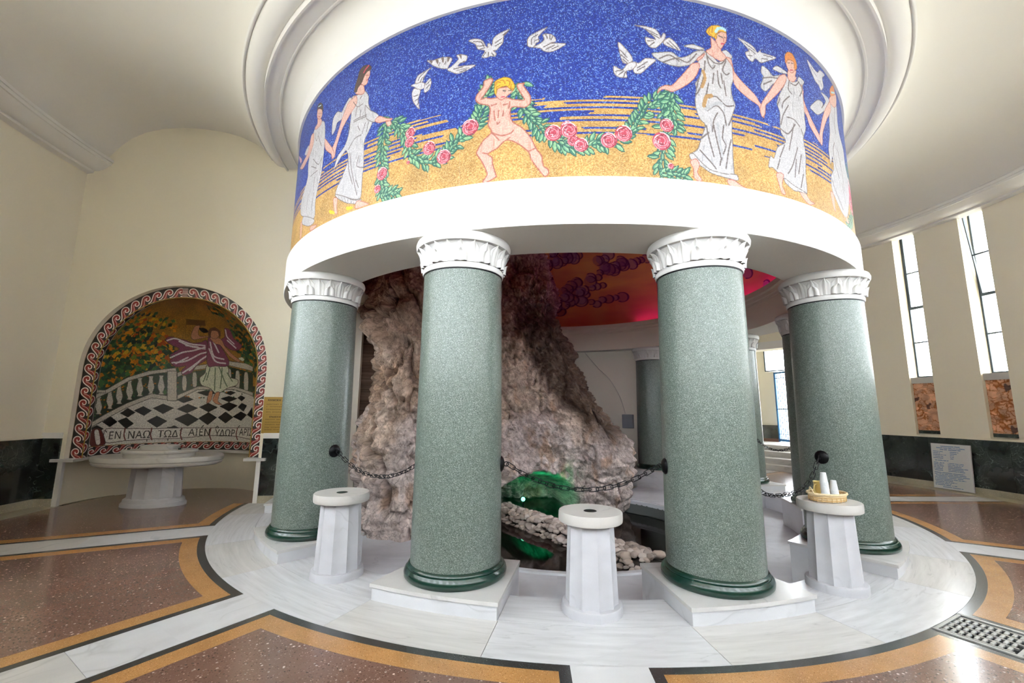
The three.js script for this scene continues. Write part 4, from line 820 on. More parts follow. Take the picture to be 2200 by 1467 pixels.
// ------------------------------------------------------------------ columns
const Y_PL = 0.135;
function makeColumn() {
  const o = new THREE.Group(), y0 = Y_PL, b = y => y - y0;
  mesh('base_ring', rev([[[0.3, 0], [0.44, 0]], [[0.44, 0], [0.457, 0.018], [0.46, 0.045], [0.452, 0.07], [0.436, 0.088]], [[0.436, 0.088], [0.43, 0.09]], [[0.43, 0.09], [0.43, 0.1], [0.42, 0.115], [0.409, 0.122]], [[0.409, 0.122], [0.3, 0.122]]], 0, 360, 72), M.torus, o);
  mesh('shaft', rev([Array.from({ length: 13 }, (_, i) => { const t = i / 12; return [0.4072 - 0.0246 * Math.pow(t, 1.25), lerp(0.12, b(2.868), t)]; })], 0, 360, 72), M.granite, o);
  mesh('neck_line', rev([[[0.381, b(2.862)], [0.386, b(2.862)], [0.386, b(2.874)], [0.381, b(2.874)]]], 0, 360, 64), M.iron, o);
  const cap = mesh('capital', rev([[[0.3, b(2.874)], [0.392, b(2.874)]], [[0.392, b(2.874)], [0.398, b(2.885)], [0.4, b(2.91)], [0.394, b(2.925)]], [[0.394, b(2.925)], [0.382, b(2.93)]], [[0.382, b(2.93)], [0.38, b(2.98)], [0.386, b(3.03)], [0.402, b(3.08)], [0.42, b(3.115)]], [[0.42, b(3.115)], [0.458, b(3.118)]], [[0.458, b(3.118)], [0.468, b(3.135)], [0.472, b(3.165)], [0.462, b(3.195)], [0.44, b(3.2076)]]], 0, 360, 88), M.capital, o);
  const bell = t => 0.383 + 0.012 * t + 0.034 * Math.pow(t, 2.2);
  const patch = (nu, nv, f) => { const pos = [], idx = []; for (let j = 0; j <= nv; j++) for (let i = 0; i <= nu; i++) { const [a, r, y] = f(i / nu * 2 - 1, j / nv); pos.push(r * Math.sin(a), y, r * Math.cos(a)); } for (let j = 0; j < nv; j++) for (let i = 0; i < nu; i++) { const k = j * (nu + 1) + i; idx.push(k, k + 1, k + nu + 1, k + 1, k + nu + 2, k + nu + 1); } const g = new THREE.BufferGeometry(); g.setAttribute('position', new THREE.Float32BufferAttribute(pos, 3)); g.setIndex(idx); g.computeVertexNormals(); return g; };
  const HB = b(2.93), HH = 0.188;
  // tall pointed leaf with raised rim and midrib
  const tall = patch(8, 9, (u, v) => { const w = 0.064 * (v < 0.6 ? 0.9 + 0.1 * v : (1 - Math.pow((v - 0.6) / 0.4, 1.6)) * 0.96 + 0.02), rim = Math.pow(Math.abs(u), 4) * 0.026 * (1 - v * 0.3), rib = Math.exp(-u * u * 40) * 0.024; return [u * w / 0.4, bell(v) + 0.006 + rim + rib * (0.4 + 0.6 * v) + 0.006 * Math.pow(v, 3) - (Math.abs(u) > 0.99 ? 0.024 : 0), HB + v * HH]; });
  // short rounded leaf of two lobes in front of it
  const lobe = patch(10, 7, (u, v) => { const w = 0.066 * Math.sqrt(clamp(1 - Math.pow(v, 4))) + 0.002, two = Math.abs(Math.sin(Math.min(1, Math.abs(u)) * Math.PI)) * 0.03; return [u * w / 0.4, bell(v * 0.55) + 0.012 + two + 0.008 * Math.pow(v, 3) - (Math.abs(u) > 0.99 ? 0.03 : 0), HB + v * HH * 0.6 * (0.9 + 0.1 * Math.sin(Math.abs(u) * Math.PI))]; });
  for (let k = 0; k < 22; k++) { const m = mesh('leaf', tall, M.capital, cap); m.rotation.y = k / 22 * Math.PI * 2 + 0.08; if (k % 2 === 0) { const l = mesh('lobed_leaf', lobe, M.capital, cap); l.rotation.y = k / 22 * Math.PI * 2 + 0.08; } }
  return o;
}
const colProto = makeColumn();
const COL_LABEL = ['green granite column against the end wall, hidden behind the leftmost free column', 'green granite column at the far left, beside the brass plaque', 'green granite column left of centre in front of the rock', 'green granite column right of centre, widest in the picture', 'green granite column at the right, behind the basket of cups', 'dark green column half hidden behind the rightmost one', 'thin far green column sliver beside the back entrance', 'dark green column at the back, next to the grey junction box'];
COLS.forEach((a, i) => {
  const c = i ? colProto.clone() : colProto, p = P(RC, a, Y_PL); c.name = numbered('column'); c.position.copy(p); c.rotation.y = (a + 8 * i) * D2R; c.userData = { label: COL_LABEL[i], category: 'column', group: 'green granite columns of the ring' }; scene.add(c);
  const where = ['against the end wall at the far left', 'under the leftmost free column', 'under the column left of centre', 'under the column right of centre', 'under the column behind the basket of cups', 'under the column half hidden on the right', 'under the far sliver of a column', 'under the back column by the junction box'][i];
  const pl = thing('column_plinth', 'white marble plinth ' + where, 'plinth', [0, 0, 0], 0, 'marble plinths of the columns');
  mesh('block', uvShift(arcBlock(3.83, 4.77, a - 6.75, a + 6.75, Y_LOW, Y_PL - 0.03, [0, 0], 6), i * 0.7, i * 0.3), M.marble, pl);
  mesh('cap_slab', uvShift(arcBlock(3.815, 4.785, a - 6.9, a + 6.9, Y_PL - 0.03, Y_PL, [0, 0], 6), i * 0.4, i * 0.9, 0.4 * i), M.marbleB, pl);
});

// ------------------------------------------------------------------ drinking pedestals between the columns
function makePedestal() {
  const o = new THREE.Group();
  mesh('base_disc', rev([[[0, 0.068], [0.236, 0.068]], [[0.236, 0.068], [0.243, 0.06], [0.244, 0.03], [0.244, 0]]], 0, 360, 56), M.marbleMatt, o);
  const N = 10, K = 6, pos = [], idx = [], rings = 6; for (let j = 0; j <= rings; j++) { const t = j / rings, R = lerp(0.212, 0.188, t), y = lerp(0.066, 0.685, t); for (let i = 0; i < N * K; i++) { const a = i / (N * K) * Math.PI * 2, s = (i % K) / K, chord = Math.cos(Math.PI / N) / Math.cos((s - 0.5) * 2 * Math.PI / N), r = R * (chord - 0.05 * Math.sin(s * Math.PI)); pos.push(r * Math.sin(a), y, r * Math.cos(a)); } }
  const n = N * K; for (let j = 0; j < rings; j++) for (let i = 0; i < n; i++) { const a = j * n + i, b = j * n + (i + 1) % n; idx.push(a, b, a + n, b, b + n, a + n); }
  let g = new THREE.BufferGeometry(); g.setAttribute('position', new THREE.Float32BufferAttribute(pos, 3)); g.setIndex(idx); g = toCreasedNormals(g, 0.3);
  { const p = g.attributes.position, uv = new Float32Array(p.count * 2); for (let i = 0; i < p.count; i++) { uv[2 * i] = Math.atan2(p.getX(i), p.getZ(i)) * 0.2; uv[2 * i + 1] = p.getY(i); } g.setAttribute('uv', new THREE.BufferAttribute(uv, 2)); }
  mesh('fluted_shaft', g, M.marbleMatt, o);
  const top = mesh('top_disc', rev([[[0, 0.685], [0.252, 0.685]], [[0.252, 0.685], [0.261, 0.692], [0.263, 0.72], [0.262, 0.76], [0.256, 0.768]], [[0.256, 0.768], [0.05, 0.764]], [[0.05, 0.764], [0.048, 0.75]]], 0, 360, 64), M.marbleTop, o);
  mesh('drain', rev([[[0, 0.757], [0.03, 0.757], [0.046, 0.761]], [[0.046, 0.761], [0.052, 0.766], [0.055, 0.764]]], 0, 360, 32), M.drain ||= std('#4a5650', { roughness: 0.35, metalness: 0.7 }), top);
  return o;
}
const pedProto = makePedestal();
const PEDS = [[-27.9, 4.53, 'fluted white marble pedestal between the two left columns'], [3.55, 4.48, 'fluted white marble pedestal in the centre before the pool'], [34.45, 4.53, 'fluted white marble pedestal carrying the wicker basket'], [68.5, 4.5, 'marble pedestal whose top disc peeks out behind the right column']];
PEDS.forEach(([a, R, label], i) => { const c = i ? pedProto.clone() : pedProto; c.name = numbered('pedestal'); c.position.copy(P(R, a)); c.rotation.y = (a + [4, 8, 3, 0][i]) * D2R; c.userData = { label, category: 'pedestal', group: 'fluted marble pedestals' }; scene.add(c); });

// ------------------------------------------------------------------ chains from column to column
const linkGeo = (() => { const L = 0.043, W = 0.02, p = []; for (const [x, y] of [[-L, -W * 0.8], [-L, 0], [-L, W * 0.8], [-L * 0.9, W], [0, W], [L * 0.9, W], [L, W * 0.8], [L, 0], [L, -W * 0.8], [L * 0.9, -W], [0, -W], [-L * 0.9, -W]]) p.push(new THREE.Vector3(x, y, 0)); return new THREE.TubeGeometry(new THREE.CatmullRomCurve3(p, true, 'catmullrom', 0.1), 36, 0.0042, 5, true); })();
const rosGeo = rev([[[0, 0.034], [0.026, 0.032], [0.052, 0.024], [0.07, 0.01], [0.075, 0]]], 0, 360, 24).rotateX(Math.PI / 2), eyeGeo = new THREE.TorusGeometry(0.02, 0.0048, 6, 18);
const CH_LABEL = { 1: 'black iron chain between the two left columns', 2: 'black iron chain hanging before the green-lit pool', 3: 'black iron chain passing behind the basket pedestal', 5: 'far black iron chain before the entrance steps' };
for (const i of [1, 2, 3, 5]) {
  const A = P(RC, COLS[i]), B = P(RC, COLS[i + 1]), d = B.clone().sub(A).normalize(), Y = 1.09, ch = thing('chain', CH_LABEL[i], 'chain', [0, 0, 0], 0, 'iron chains between the columns');
  const a = A.clone().addScaledVector(d, 0.398).setY(Y), b = B.clone().addScaledVector(d, -0.398).setY(Y);
  for (const [p, s] of [[a, 1], [b, -1]]) { const r = mesh('rosette', rosGeo, M.iron, ch); r.position.copy(p); r.quaternion.setFromUnitVectors(new THREE.Vector3(0, 0, 1), d.clone().multiplyScalar(s)); const e = mesh('eye', eyeGeo, M.iron, r); e.position.set(0, 0, 0.05); e.rotation.y = Math.PI / 2; }
  const s0 = a.clone().addScaledVector(d, 0.065), s1 = b.clone().addScaledVector(d, -0.065), span = s0.distanceTo(s1), sag = i === 3 ? 0.34 : 0.22, pt = t => s0.clone().lerp(s1, t).setY(Y - sag * (1 - Math.pow(Math.abs(2 * t - 1), i === 3 ? 3.2 : 2.1)));
  let len = 0; const lut = [[0, 0]]; for (let k = 1; k <= 200; k++) { len += pt(k / 200).distanceTo(pt((k - 1) / 200)); lut.push([k / 200, len]); }
  const n = Math.round(len / 0.068); const at = s => { let k = 1; while (k < 200 && lut[k][1] < s) k++; const [t0, l0] = lut[k - 1], [t1, l1] = lut[k]; return lerp(t0, t1, (s - l0) / (l1 - l0)); };
  for (let k = 0; k < n; k++) { const t0 = at(len * k / n), t1 = at(len * (k + 1) / n), p = pt(t0), q = pt(t1), m = mesh('link', linkGeo, M.iron, ch); m.position.copy(p).lerp(q, 0.5); m.quaternion.setFromUnitVectors(new THREE.Vector3(1, 0, 0), q.clone().sub(p).normalize()); m.rotateX((k % 2 ? 0.9 : -0.65) + 0.2 * Math.sin(k * 2.3)); }
}

// ------------------------------------------------------------------ rock
const noise = new ImprovedNoise();
function rockFbm(x, y, z, oct) { let a = 0.5, t = 0; for (let i = 0; i < oct; i++) { t += a * noise.noise(x, y, z); x *= 2.03; y *= 2.03; z *= 2.03; a *= 0.5; } return t; }
{
  const V = THREE.Vector3, base = new THREE.CatmullRomCurve3([[-3.8, 0, -0.7], [-3.5, 0, 0.75], [-2.95, 0, 1.6], [-2.2, 0, 1.6], [-1.6, 0, 0.5], [-1.15, 0, -0.75], [-0.3, 0, -1.15], [0.6, 0, -1.3], [1.3, 0, -1.25], [1.62, 0, -1.75], [1.6, 0, -3.2]].map(p => new V(...p)));
  const topc = new THREE.CatmullRomCurve3([[-3.9, 0, -1.1], [-3.62, 0, 0.25], [-3.1, 0, 0.55], [-2.5, 0, 0.1], [-2.1, 0, -0.8], [-1.75, 0, -1.4], [-1.3, 0, -1.75], [-0.85, 0, -1.95], [-0.35, 0, -2.0], [-0.03, 0, -2.5], [-0.1, 0, -3.8]].map(p => new V(...p)));
  const NU = 400, NV = 330, Y0 = -0.95, Y1 = 5.6, pos = [], col = [], uv = [], idx = [], wet = new THREE.Color();
  // how far the front leans back with height, from the outline on the right
  const lean = y => { const k = [[-1, -0.02], [-0.5, 0], [0.1, -0.07], [0.53, -0.08], [1.08, 0.03], [1.49, 0.2], [2.12, 0.45], [3.08, 0.68], [3.64, 0.84], [4.66, 1], [5.7, 1.08]]; for (let i = 1; i < k.length; i++) if (y <= k[i][0]) return lerp(k[i - 1][1], k[i][1], (y - k[i - 1][0]) / (k[i][0] - k[i - 1][0])); return 1.08; };
  const P0 = [], pal = { a: [0.60, 0.445, 0.35], b: [0.90, 0.76, 0.67], c: [0.98, 0.90, 0.91], d: [0.21, 0.145, 0.105], e: [0.84, 0.60, 0.44] };
  const mixc = (p, q, t) => p.map((v, i) => lerp(v, q[i], t));
  for (let j = 0; j <= NV; j++) for (let i = 0; i <= NU; i++) {
    const u = i / NU, y = lerp(Y0, Y1, j / NV), s = lean(y) * (0.3 + 0.7 * smooth(0.12, 0.5, u)), p = base.getPoint(u).lerp(topc.getPoint(u), s), nrm = base.getTangent(u); const n = new V(-nrm.z, 0, nrm.x).multiplyScalar(1);
    if (n.dot(new V(0.25, 0, 1)) < 0) n.negate();
    // porous dark fissured strip along the right shoulder
    const strip = smooth(0.655, 0.7, u + 0.03 * noise.noise(y * 1.7, 3, 1) + (y - 2.2) * 0.035) * smooth(0.62, 1.3, y + 0.25 * noise.noise(u * 9, y, 5)) * (1 - smooth(3.6, 4.4, y));
    const big = rockFbm(p.x * 0.9, y * 0.7, p.z * 0.9 + 7, 4), mid = rockFbm(p.x * 3, y * 2.4, p.z * 3, 4), rid = Math.abs(rockFbm(p.x * 1.7 + 9, y * 0.9, p.z * 1.7, 4)), fine = rockFbm(p.x * 9, y * 8, p.z * 9, 3), pit = Math.pow(clamp(1 - Math.abs(rockFbm(p.x * 5.5 + 4, y * 5, p.z * 5.5, 3)) * 4), 3), crag = Math.abs(rockFbm(p.x * 1.5 + 2, y * 2.6, p.z * 1.5 + 6, 4));
    const rough = smooth(-0.02, 0.3, rockFbm(p.x * 1.1 + 31, y * 0.9, p.z * 1.1, 3)) * 0.75 + 0.08 + strip * 0.9;
    let off = big * 0.6 + mid * 0.1 * (0.5 + rough) - Math.pow(clamp(1 - rid * 9), 2) * 0.16 + fine * 0.055 * rough - strip * 0.14 - pit * 0.05 * rough + crag * 0.34 - 0.08 - 0.12 * (1 - smooth(0.05, 0.16, u));
    // hollow at the foot where the spring comes out
    const cu = (u - 0.585) / 0.105, cy = (y + 0.5) / (0.86 + 0.1 * noise.noise(u * 20, 4, 4)), cave = smooth(1.0, 0.55, Math.hypot(cu, cy)); off -= cave * 1.7;
    const hole = (a, b, r, dep) => { off -= dep * smooth(1, 0.3, Math.hypot((u - a) / r, (y - b) / (r * 9))); }; hole(0.335, 3.05, 0.035, 0.35); hole(0.62, 3.35, 0.03, 0.3); hole(0.44, 1.3, 0.02, 0.15);
    const q = p.clone().addScaledVector(n, off); q.y = y + mid * 0.05 * (1 - cave); pos.push(q.x, q.y, q.z); uv.push(u * 9, y);
    // stone colour: warm brown above, pale lilac-grey crust low down, dark porous strip, ochre stains
    const blot = rockFbm(p.x * 1.3 + 20, y * 1.1, p.z * 1.3, 4), st = rockFbm(p.x * 4 + 3, y * 1.6, p.z * 4, 3); let c = mixc(pal.a, pal.b, smooth(-0.2, 0.28, blot + (u - 0.42) * 0.5)); c = mixc(c, pal.c, smooth(0.05, -0.35, blot * 0.7 + (y - 1.75) * 0.33 - (u - 0.5) * 0.25)); c = mixc(c, pal.e, smooth(0.12, 0.3, st) * 0.7); c = mixc(c, pal.d, clamp(strip * (0.9 + 0.6 * fine))); c = mixc(c, pal.d, pit * 0.45);
    const k = 1 + fine * 0.5; col.push(c[0] * k, c[1] * k, c[2] * k);
  }
  for (let j = 0; j < NV; j++) for (let i = 0; i < NU; i++) { const a = j * (NU + 1) + i, b = a + NU + 1; idx.push(a, b, a + 1, a + 1, b, b + 1); }
  const g = new THREE.BufferGeometry(); g.setAttribute('position', new THREE.Float32BufferAttribute(pos, 3)); g.setAttribute('color', new THREE.Float32BufferAttribute(col, 3)); g.setAttribute('uv', new THREE.Float32BufferAttribute(uv, 2)); g.setIndex(idx); g.computeVertexNormals();
  const bump = dataTex(512, 512, (u, v) => { const [d1, d2] = worley(u * 26, v * 26, 26, 3), f = fbm(u * 14, v * 14, 14, 5, 8), t = f * 190 + clamp(d2 - d1) * 50; return [t, t, t]; }, 1, false);
  const skin = dataTex(1024, 1024, (u, v) => { const wx = fbm(u * 8, v * 8, 8, 4, 14) * 0.8, [d1, d2] = worley(u * 9 + wx, v * 7 + wx, 63, 21), crack = clamp((d2 - d1) * 14), f = fbm(u * 30, v * 26, 30, 4, 17), sp = fbm(u * 9, v * 9, 9, 3, 25), pore = smooth(0.3, 0.36, fbm(u * 60, v * 60, 60, 2, 33)); const t = (178 + 62 * (f - 0.2) + 60 * (sp - 0.5)) * lerp(0.8, 1, crack) * lerp(0.86, 1, pore); return [t * 1.04, t, t * 0.96]; }, 1.25);
  tag(mesh('rock_outcrop', g, std('#ffffff', { map: skin, vertexColors: true, roughness: 0.92, bumpMap: bump, bumpScale: 0.022, side: THREE.DoubleSide })), 'huge rough brown and grey natural rock rising inside the colonnade', 'rock');
}

// ------------------------------------------------------------------ pool, stone dam, green lamp
{
  const p = sgroup('trim_4', 'dark pool basin with a thin marble rim', 'basin');
  mesh('basin_wall', [rev([[[POOL_R, -1.3], [POOL_R, Y_LOW - 0.05]]], -75, 155, 96, POOL), new THREE.CylinderGeometry(4.1, 4.1, 0.1, 64).translate(0, -1.34, 0)], std('#5b5f5c', { roughness: 0.7 }), p);
  mesh('rim', arcBlock(POOL_R - 0.03, POOL_R + 0.05, -70, 150, Y_LOW, Y_LOW + 0.025, POOL, 96), M.marble, p);
  const w = mesh('pool_water', new THREE.CylinderGeometry(4.05, 4.05, 0.72, 96).translate(0, -0.9, 0), phys('#ffffff', { transmission: 1, thickness: 0.7, ior: 1.33, roughness: 0.015, attenuationColor: new THREE.Color(0.02, 0.07, 0.05), attenuationDistance: 0.12 })); w.userData.kind = 'stuff'; tag(w, 'still dark green water of the spring pool', 'water');
  const dam = thing('stone_dam', 'low wall of pale rounded stones crossing the pool', 'stone wall'), r = rng(31);
  const A = new THREE.Vector3(-1.15, 0, -0.95), B = new THREE.Vector3(1.32, 0, 2.0), d = B.clone().sub(A), L = d.length(); d.normalize(); const n = new THREE.Vector3(d.z, 0, -d.x);
  { const g = new THREE.BoxGeometry(0.3, 0.75, L).translate(0, -0.8, 0).rotateY(Math.atan2(d.x, d.z)).translate((A.x + B.x) / 2, 0, (A.z + B.z) / 2); mesh('mortar_core', g, std('#4a423c', { roughness: 0.95 }), dam); }
  const geos = Array.from({ length: 6 }, (_, k) => { const g = new THREE.IcosahedronGeometry(1, 1), p2 = g.attributes.position; for (let i = 0; i < p2.count; i++) { const v = new THREE.Vector3().fromBufferAttribute(p2, i), s = 1 + 0.28 * noise.noise(v.x * 1.3 + k * 5, v.y * 1.3, v.z * 1.3 + k); p2.setXYZ(i, v.x * s, v.y * s, v.z * s); } return toCreasedNormals(g, 0.9); });
  const tones = ['#c9bbb2', '#b8aaa0', '#d2c5bb', '#aa9c92', '#c2b0a2', '#a09288'].map(c => std(c, { roughness: 0.85 }));
  const stone = (x, y, z, s) => { const m = mesh('stone', geos[Math.floor(r() * 6)], tones[Math.floor(r() * 6)], dam); m.position.set(x, y, z); m.scale.set(s * (0.9 + 0.5 * r()), s * (0.55 + 0.3 * r()), s * (0.8 + 0.4 * r())); m.rotation.set(r() * 0.6 - 0.3, r() * 6.3, r() * 0.6 - 0.3); };
  const put = (t, o, y, sz) => { const q = A.clone().addScaledVector(d, t).addScaledVector(n, -o); stone(q.x, y, q.z, sz); };
  for (let i = 0; i < 43; i++) for (let j = 0; j < 5; j++) { const o = (j - 2) * 0.085 + (r() - 0.5) * 0.08; put((i + 0.5 + (r() - 0.5) * 0.9) * L / 43, o, -0.425 + 0.08 * (1 - Math.pow(o / 0.24, 2)) + 0.035 * r(), 0.046 + 0.03 * r()); }
  for (let i = 0; i < 40; i++) for (const [y, o] of [[-0.46, 0.2], [-0.54, 0.22]]) put((i + 0.5 + (r() - 0.5) * 0.6) * L / 40, o + 0.02 * r(), y + 0.06 * (r() - 0.5), 0.04 + 0.035 * r());
  const lamp = thing('spot_lamp', 'small green spotlight glowing in the rock hollow', 'lamp', [-0.66, -0.17, -0.66]);
  mesh('housing', rev([[[0.045, -0.06], [0.06, 0], [0.05, 0.02]]], 0, 360, 20).rotateX(Math.PI / 2), M.iron, lamp); mesh('lamp_lens', new THREE.SphereGeometry(0.042, 20, 12), std('#b8ffdc', { emissive: new THREE.Color(0.16, 1, 0.55), emissiveIntensity: 2.6 }), lamp);
  const L1 = new THREE.SpotLight(new THREE.Color(0.02, 1, 0.36), 2.6, 0, 0.8, 0.7, 2); L1.position.set(0.03, 0.03, -0.05); L1.target.position.set(0.45, 0.2, -1.3); lamp.add(L1.target); L1.castShadow = true; L1.shadow.radius = 2; lamp.add(L1);
  const post = thing('lamp_post', 'short black stake holding the green spotlight', 'stake', [-0.66, -0.17, -0.66]); mesh('stake', new THREE.CylinderGeometry(0.012, 0.012, 0.3, 8).translate(0, -0.19, -0.02), M.iron, post);
}
// magenta strip lights lying on the ledge under the dome
for (const [k, a] of [[0, 74], [1, 91], [2, 108], [3, 125], [4, 141]].values()) {
  const p = P(4.06, a, 3.9), t = thing('strip_light', ['magenta strip light on the dome ledge, nearest the right-hand column', 'magenta strip light on the dome ledge, second from the right', 'magenta strip light on the dome ledge above the middle right column', 'magenta strip light on the dome ledge, second from the rock', 'magenta strip light on the dome ledge, nearest the rock'][k], 'light', p.toArray(), a * D2R, 'magenta lights under the dome');
  mesh('channel', box(1.1, 0.05, 0.07, 0, -0.035, 0), M.iron, t); mesh('light_tube', box(1.06, 0.012, 0.04, 0, 0, 0), std('#ff6ad0', { emissive: new THREE.Color(1, 0.1, 0.6), emissiveIntensity: 2 }), t);
  const l = new THREE.RectAreaLight(new THREE.Color(0.78, 0.0, 0.9), 7, 1.05, 0.05); l.position.set(0, 0.012, 0); l.rotation.x = 1.26; t.add(l);
}

// ------------------------------------------------------------------ oval marble fountain table before the niche
{
  const c = new THREE.Vector3(-6.71, 0, 0.02).applyAxisAngle(new THREE.Vector3(0, 1, 0), endTurn), t = thing('fountain_table', 'oval white marble fountain table on a fluted foot before the niche', 'table', [c.x, 0, c.z], endTurn);
  const oval = (lines, kz, n = 72) => { const g = rev(lines, 0, 360, n); g.scale(1, 1, kz); g.computeVertexNormals(); return toCreasedNormals(g, 0.5); };
  mesh('foot', [oval([[[0, 0.06], [0.46, 0.06]], [[0.46, 0.06], [0.475, 0.04], [0.475, 0]]], 0.6), oval([[[0, 0.13], [0.41, 0.13]], [[0.41, 0.13], [0.44, 0.11], [0.45, 0.06]]], 0.6)], M.marbleMatt, t);
  const N = 12, K = 4, pos = [], idx = [], rg = 4; for (let j = 0; j <= rg; j++) for (let i = 0; i < N * K; i++) { const a = i / (N * K) * Math.PI * 2, s = (i % K) / K, r = lerp(0.4, 0.37, j / rg) * (1 - 0.07 * Math.sin(s * Math.PI)); pos.push(r * Math.sin(a), lerp(0.12, 0.64, j / rg), r * Math.cos(a) * 0.62); }
  for (let j = 0; j < rg; j++) for (let i = 0; i < N * K; i++) { const n = N * K, a = j * n + i, b = j * n + (i + 1) % n; idx.push(a, b, a + n, b, b + n, a + n); }
  let g = new THREE.BufferGeometry(); g.setAttribute('position', new THREE.Float32BufferAttribute(pos, 3)); g.setIndex(idx); g = toCreasedNormals(g, 0.25); { const p = g.attributes.position, uv = new Float32Array(p.count * 2); for (let i = 0; i < p.count; i++) { uv[2 * i] = p.getX(i); uv[2 * i + 1] = p.getY(i); } g.setAttribute('uv', new THREE.BufferAttribute(uv, 2)); }
  mesh('fluted_pillar', g, M.marbleMatt, t);
  const top = mesh('top_slab', oval([[[0, 0.64], [0.88, 0.64]], [[0.88, 0.64], [0.93, 0.66], [0.945, 0.69]], [[0.945, 0.69], [0.93, 0.7]], [[0.93, 0.7], [0.955, 0.72], [0.96, 0.77], [0.95, 0.79]], [[0.95, 0.79], [0.84, 0.785], [0.8, 0.77], [0, 0.77]]], 0.6), M.marbleTop, t);
  mesh('middle_tier', oval([[[0.52, 0.76], [0.52, 0.83]], [[0.52, 0.83], [0.55, 0.84], [0.56, 0.865], [0.55, 0.88]], [[0.55, 0.88], [0.4, 0.89], [0, 0.89]]], 0.62), M.marbleTop, t);
  mesh('basin_ring', oval([[[0.27, 0.885], [0.285, 0.92], [0.29, 0.95]], [[0.29, 0.95], [0.25, 0.955]], [[0.25, 0.955], [0.2, 0.92], [0, 0.91]]], 0.7), M.marbleTop, t);
  for (const x of [-0.4, 0.36]) mesh('spout', new THREE.CylinderGeometry(0.016, 0.02, 0.03, 12).translate(x, 0.9, 0.12), M.drain, t);
}
// ------------------------------------------------------------------ brass plaque beside the niche
{
  const cv = document.createElement('canvas'); cv.width = 512; cv.height = 600; const g = cv.getContext('2d'); g.fillStyle = '#a3833a'; g.fillRect(0, 0, 512, 600); const r = rng(3); for (let i = 0; i < 5000; i++) { g.fillStyle = r() > 0.5 ? 'rgba(190,156,80,0.25)' : 'rgba(110,84,30,0.22)'; g.fillRect(r() * 512, r() * 600, 6, 1); }
  g.fillStyle = '#2e2410'; g.textBaseline = 'middle'; g.font = 'bold 46px sans-serif'; g.fillText('ΧΗΜΙΚΗ ΑΝΑΛΥΣΙΣ', 50, 50); g.font = 'bold 40px sans-serif'; g.fillText('ΕΝΔΕΙΞΕΙΣ', 90, 330); g.strokeStyle = '#5a4518'; g.lineWidth = 3; g.beginPath(); g.moveTo(40, 290); g.lineTo(480, 290); g.stroke();
  const rows = [[40, 120, 0.55], [40, 160, 0.6], [40, 205, 0.8], [40, 250, 0.8], [40, 375, 0.62], [40, 420, 0.5], [40, 460, 0.54], [40, 505, 0.7], [40, 545, 0.68], [200, 580, 0.4]]; g.fillStyle = '#4a3812'; for (const [x, y, w] of rows) for (let q = x; q < x + w * 430; q += 17) if (r() > 0.1) { g.fillRect(q, y - 9, 3, 18); g.fillRect(q + 4 + r() * 3, y - 9 + r() * 10, 7, 3); g.fillRect(q + 9, y - 6, 3, 14 * r() + 4); }
  const p = thing('wall_plaque', 'engraved brass plaque on the wall right of the niche', 'plaque', [0, 0, 0], endTurn); mesh('plate', box(0.62, 0.62, 0.012, -4.86, 1.455, 0.007, 0.003), M.brass, p);
  const face = new THREE.PlaneGeometry(0.61, 0.61).translate(-4.86, 1.455, 0.0142); mesh('engraved_face', face, std('#ffffff', { map: canvasTex(cv), roughness: 0.4, metalness: 0.25 }), p);
}
// ------------------------------------------------------------------ marble notice with blue lettering leaning on the right-hand dado
{
  const cv = document.createElement('canvas'); cv.width = 512; cv.height = 640; const g = cv.getContext('2d'); g.fillStyle = '#dfe1e4'; g.fillRect(0, 0, 512, 640); const r = rng(8); g.fillStyle = 'rgba(190,194,200,0.3)'; for (let i = 0; i < 60; i++) g.fillRect(r() * 512, r() * 640, 60 * r(), 3);
  const word = (x, y, w, h = 11) => { g.fillStyle = r() > 0.3 ? '#2f69a8' : '#3f78b4'; for (let q = x; q < x + w; q += 8) if (r() > 0.12) { g.fillRect(q, y, 4, h); g.fillRect(q + 2, y + r() * (h - 4), 6, 5); } };
  word(130, 24, 250, 14); word(70, 48, 370, 14); word(120, 72, 270, 14);
  for (let k = 0; k < 5; k++) { word(20, 104 + k * 24, 90 + r() * 90); word(250, 104 + k * 24, 30 + r() * 90); } word(40, 232, 180, 14);
  for (let k = 0; k < 6; k++) { word(20, 268 + k * 22, 110 + r() * 40); word(210, 268 + k * 22, 150 + r() * 120); } for (let k = 0; k < 9; k++) word(20, 410 + k * 22, 180 + r() * 270); word(120, 612, 260, 9);
  const a = 108.75, b = thing('marble_notice', 'white marble notice with blue lettering leaning against the dark dado', 'sign', P(WR - 0.12, a, 0, WC).toArray(), (a + 180) * D2R); const s = new THREE.Group(); s.name = 'slab_group';
  const sl = mesh('slab', box(0.7, 0.93, 0.025, 0, 0.475, 0.012, 0.006), M.marbleMatt, b); sl.rotation.x = -0.07; const f = mesh('lettered_face', new THREE.PlaneGeometry(0.68, 0.91).translate(0, 0.475, 0.0256), std('#ffffff', { map: canvasTex(cv), roughness: 0.35 }), b); f.rotation.x = -0.07;
}
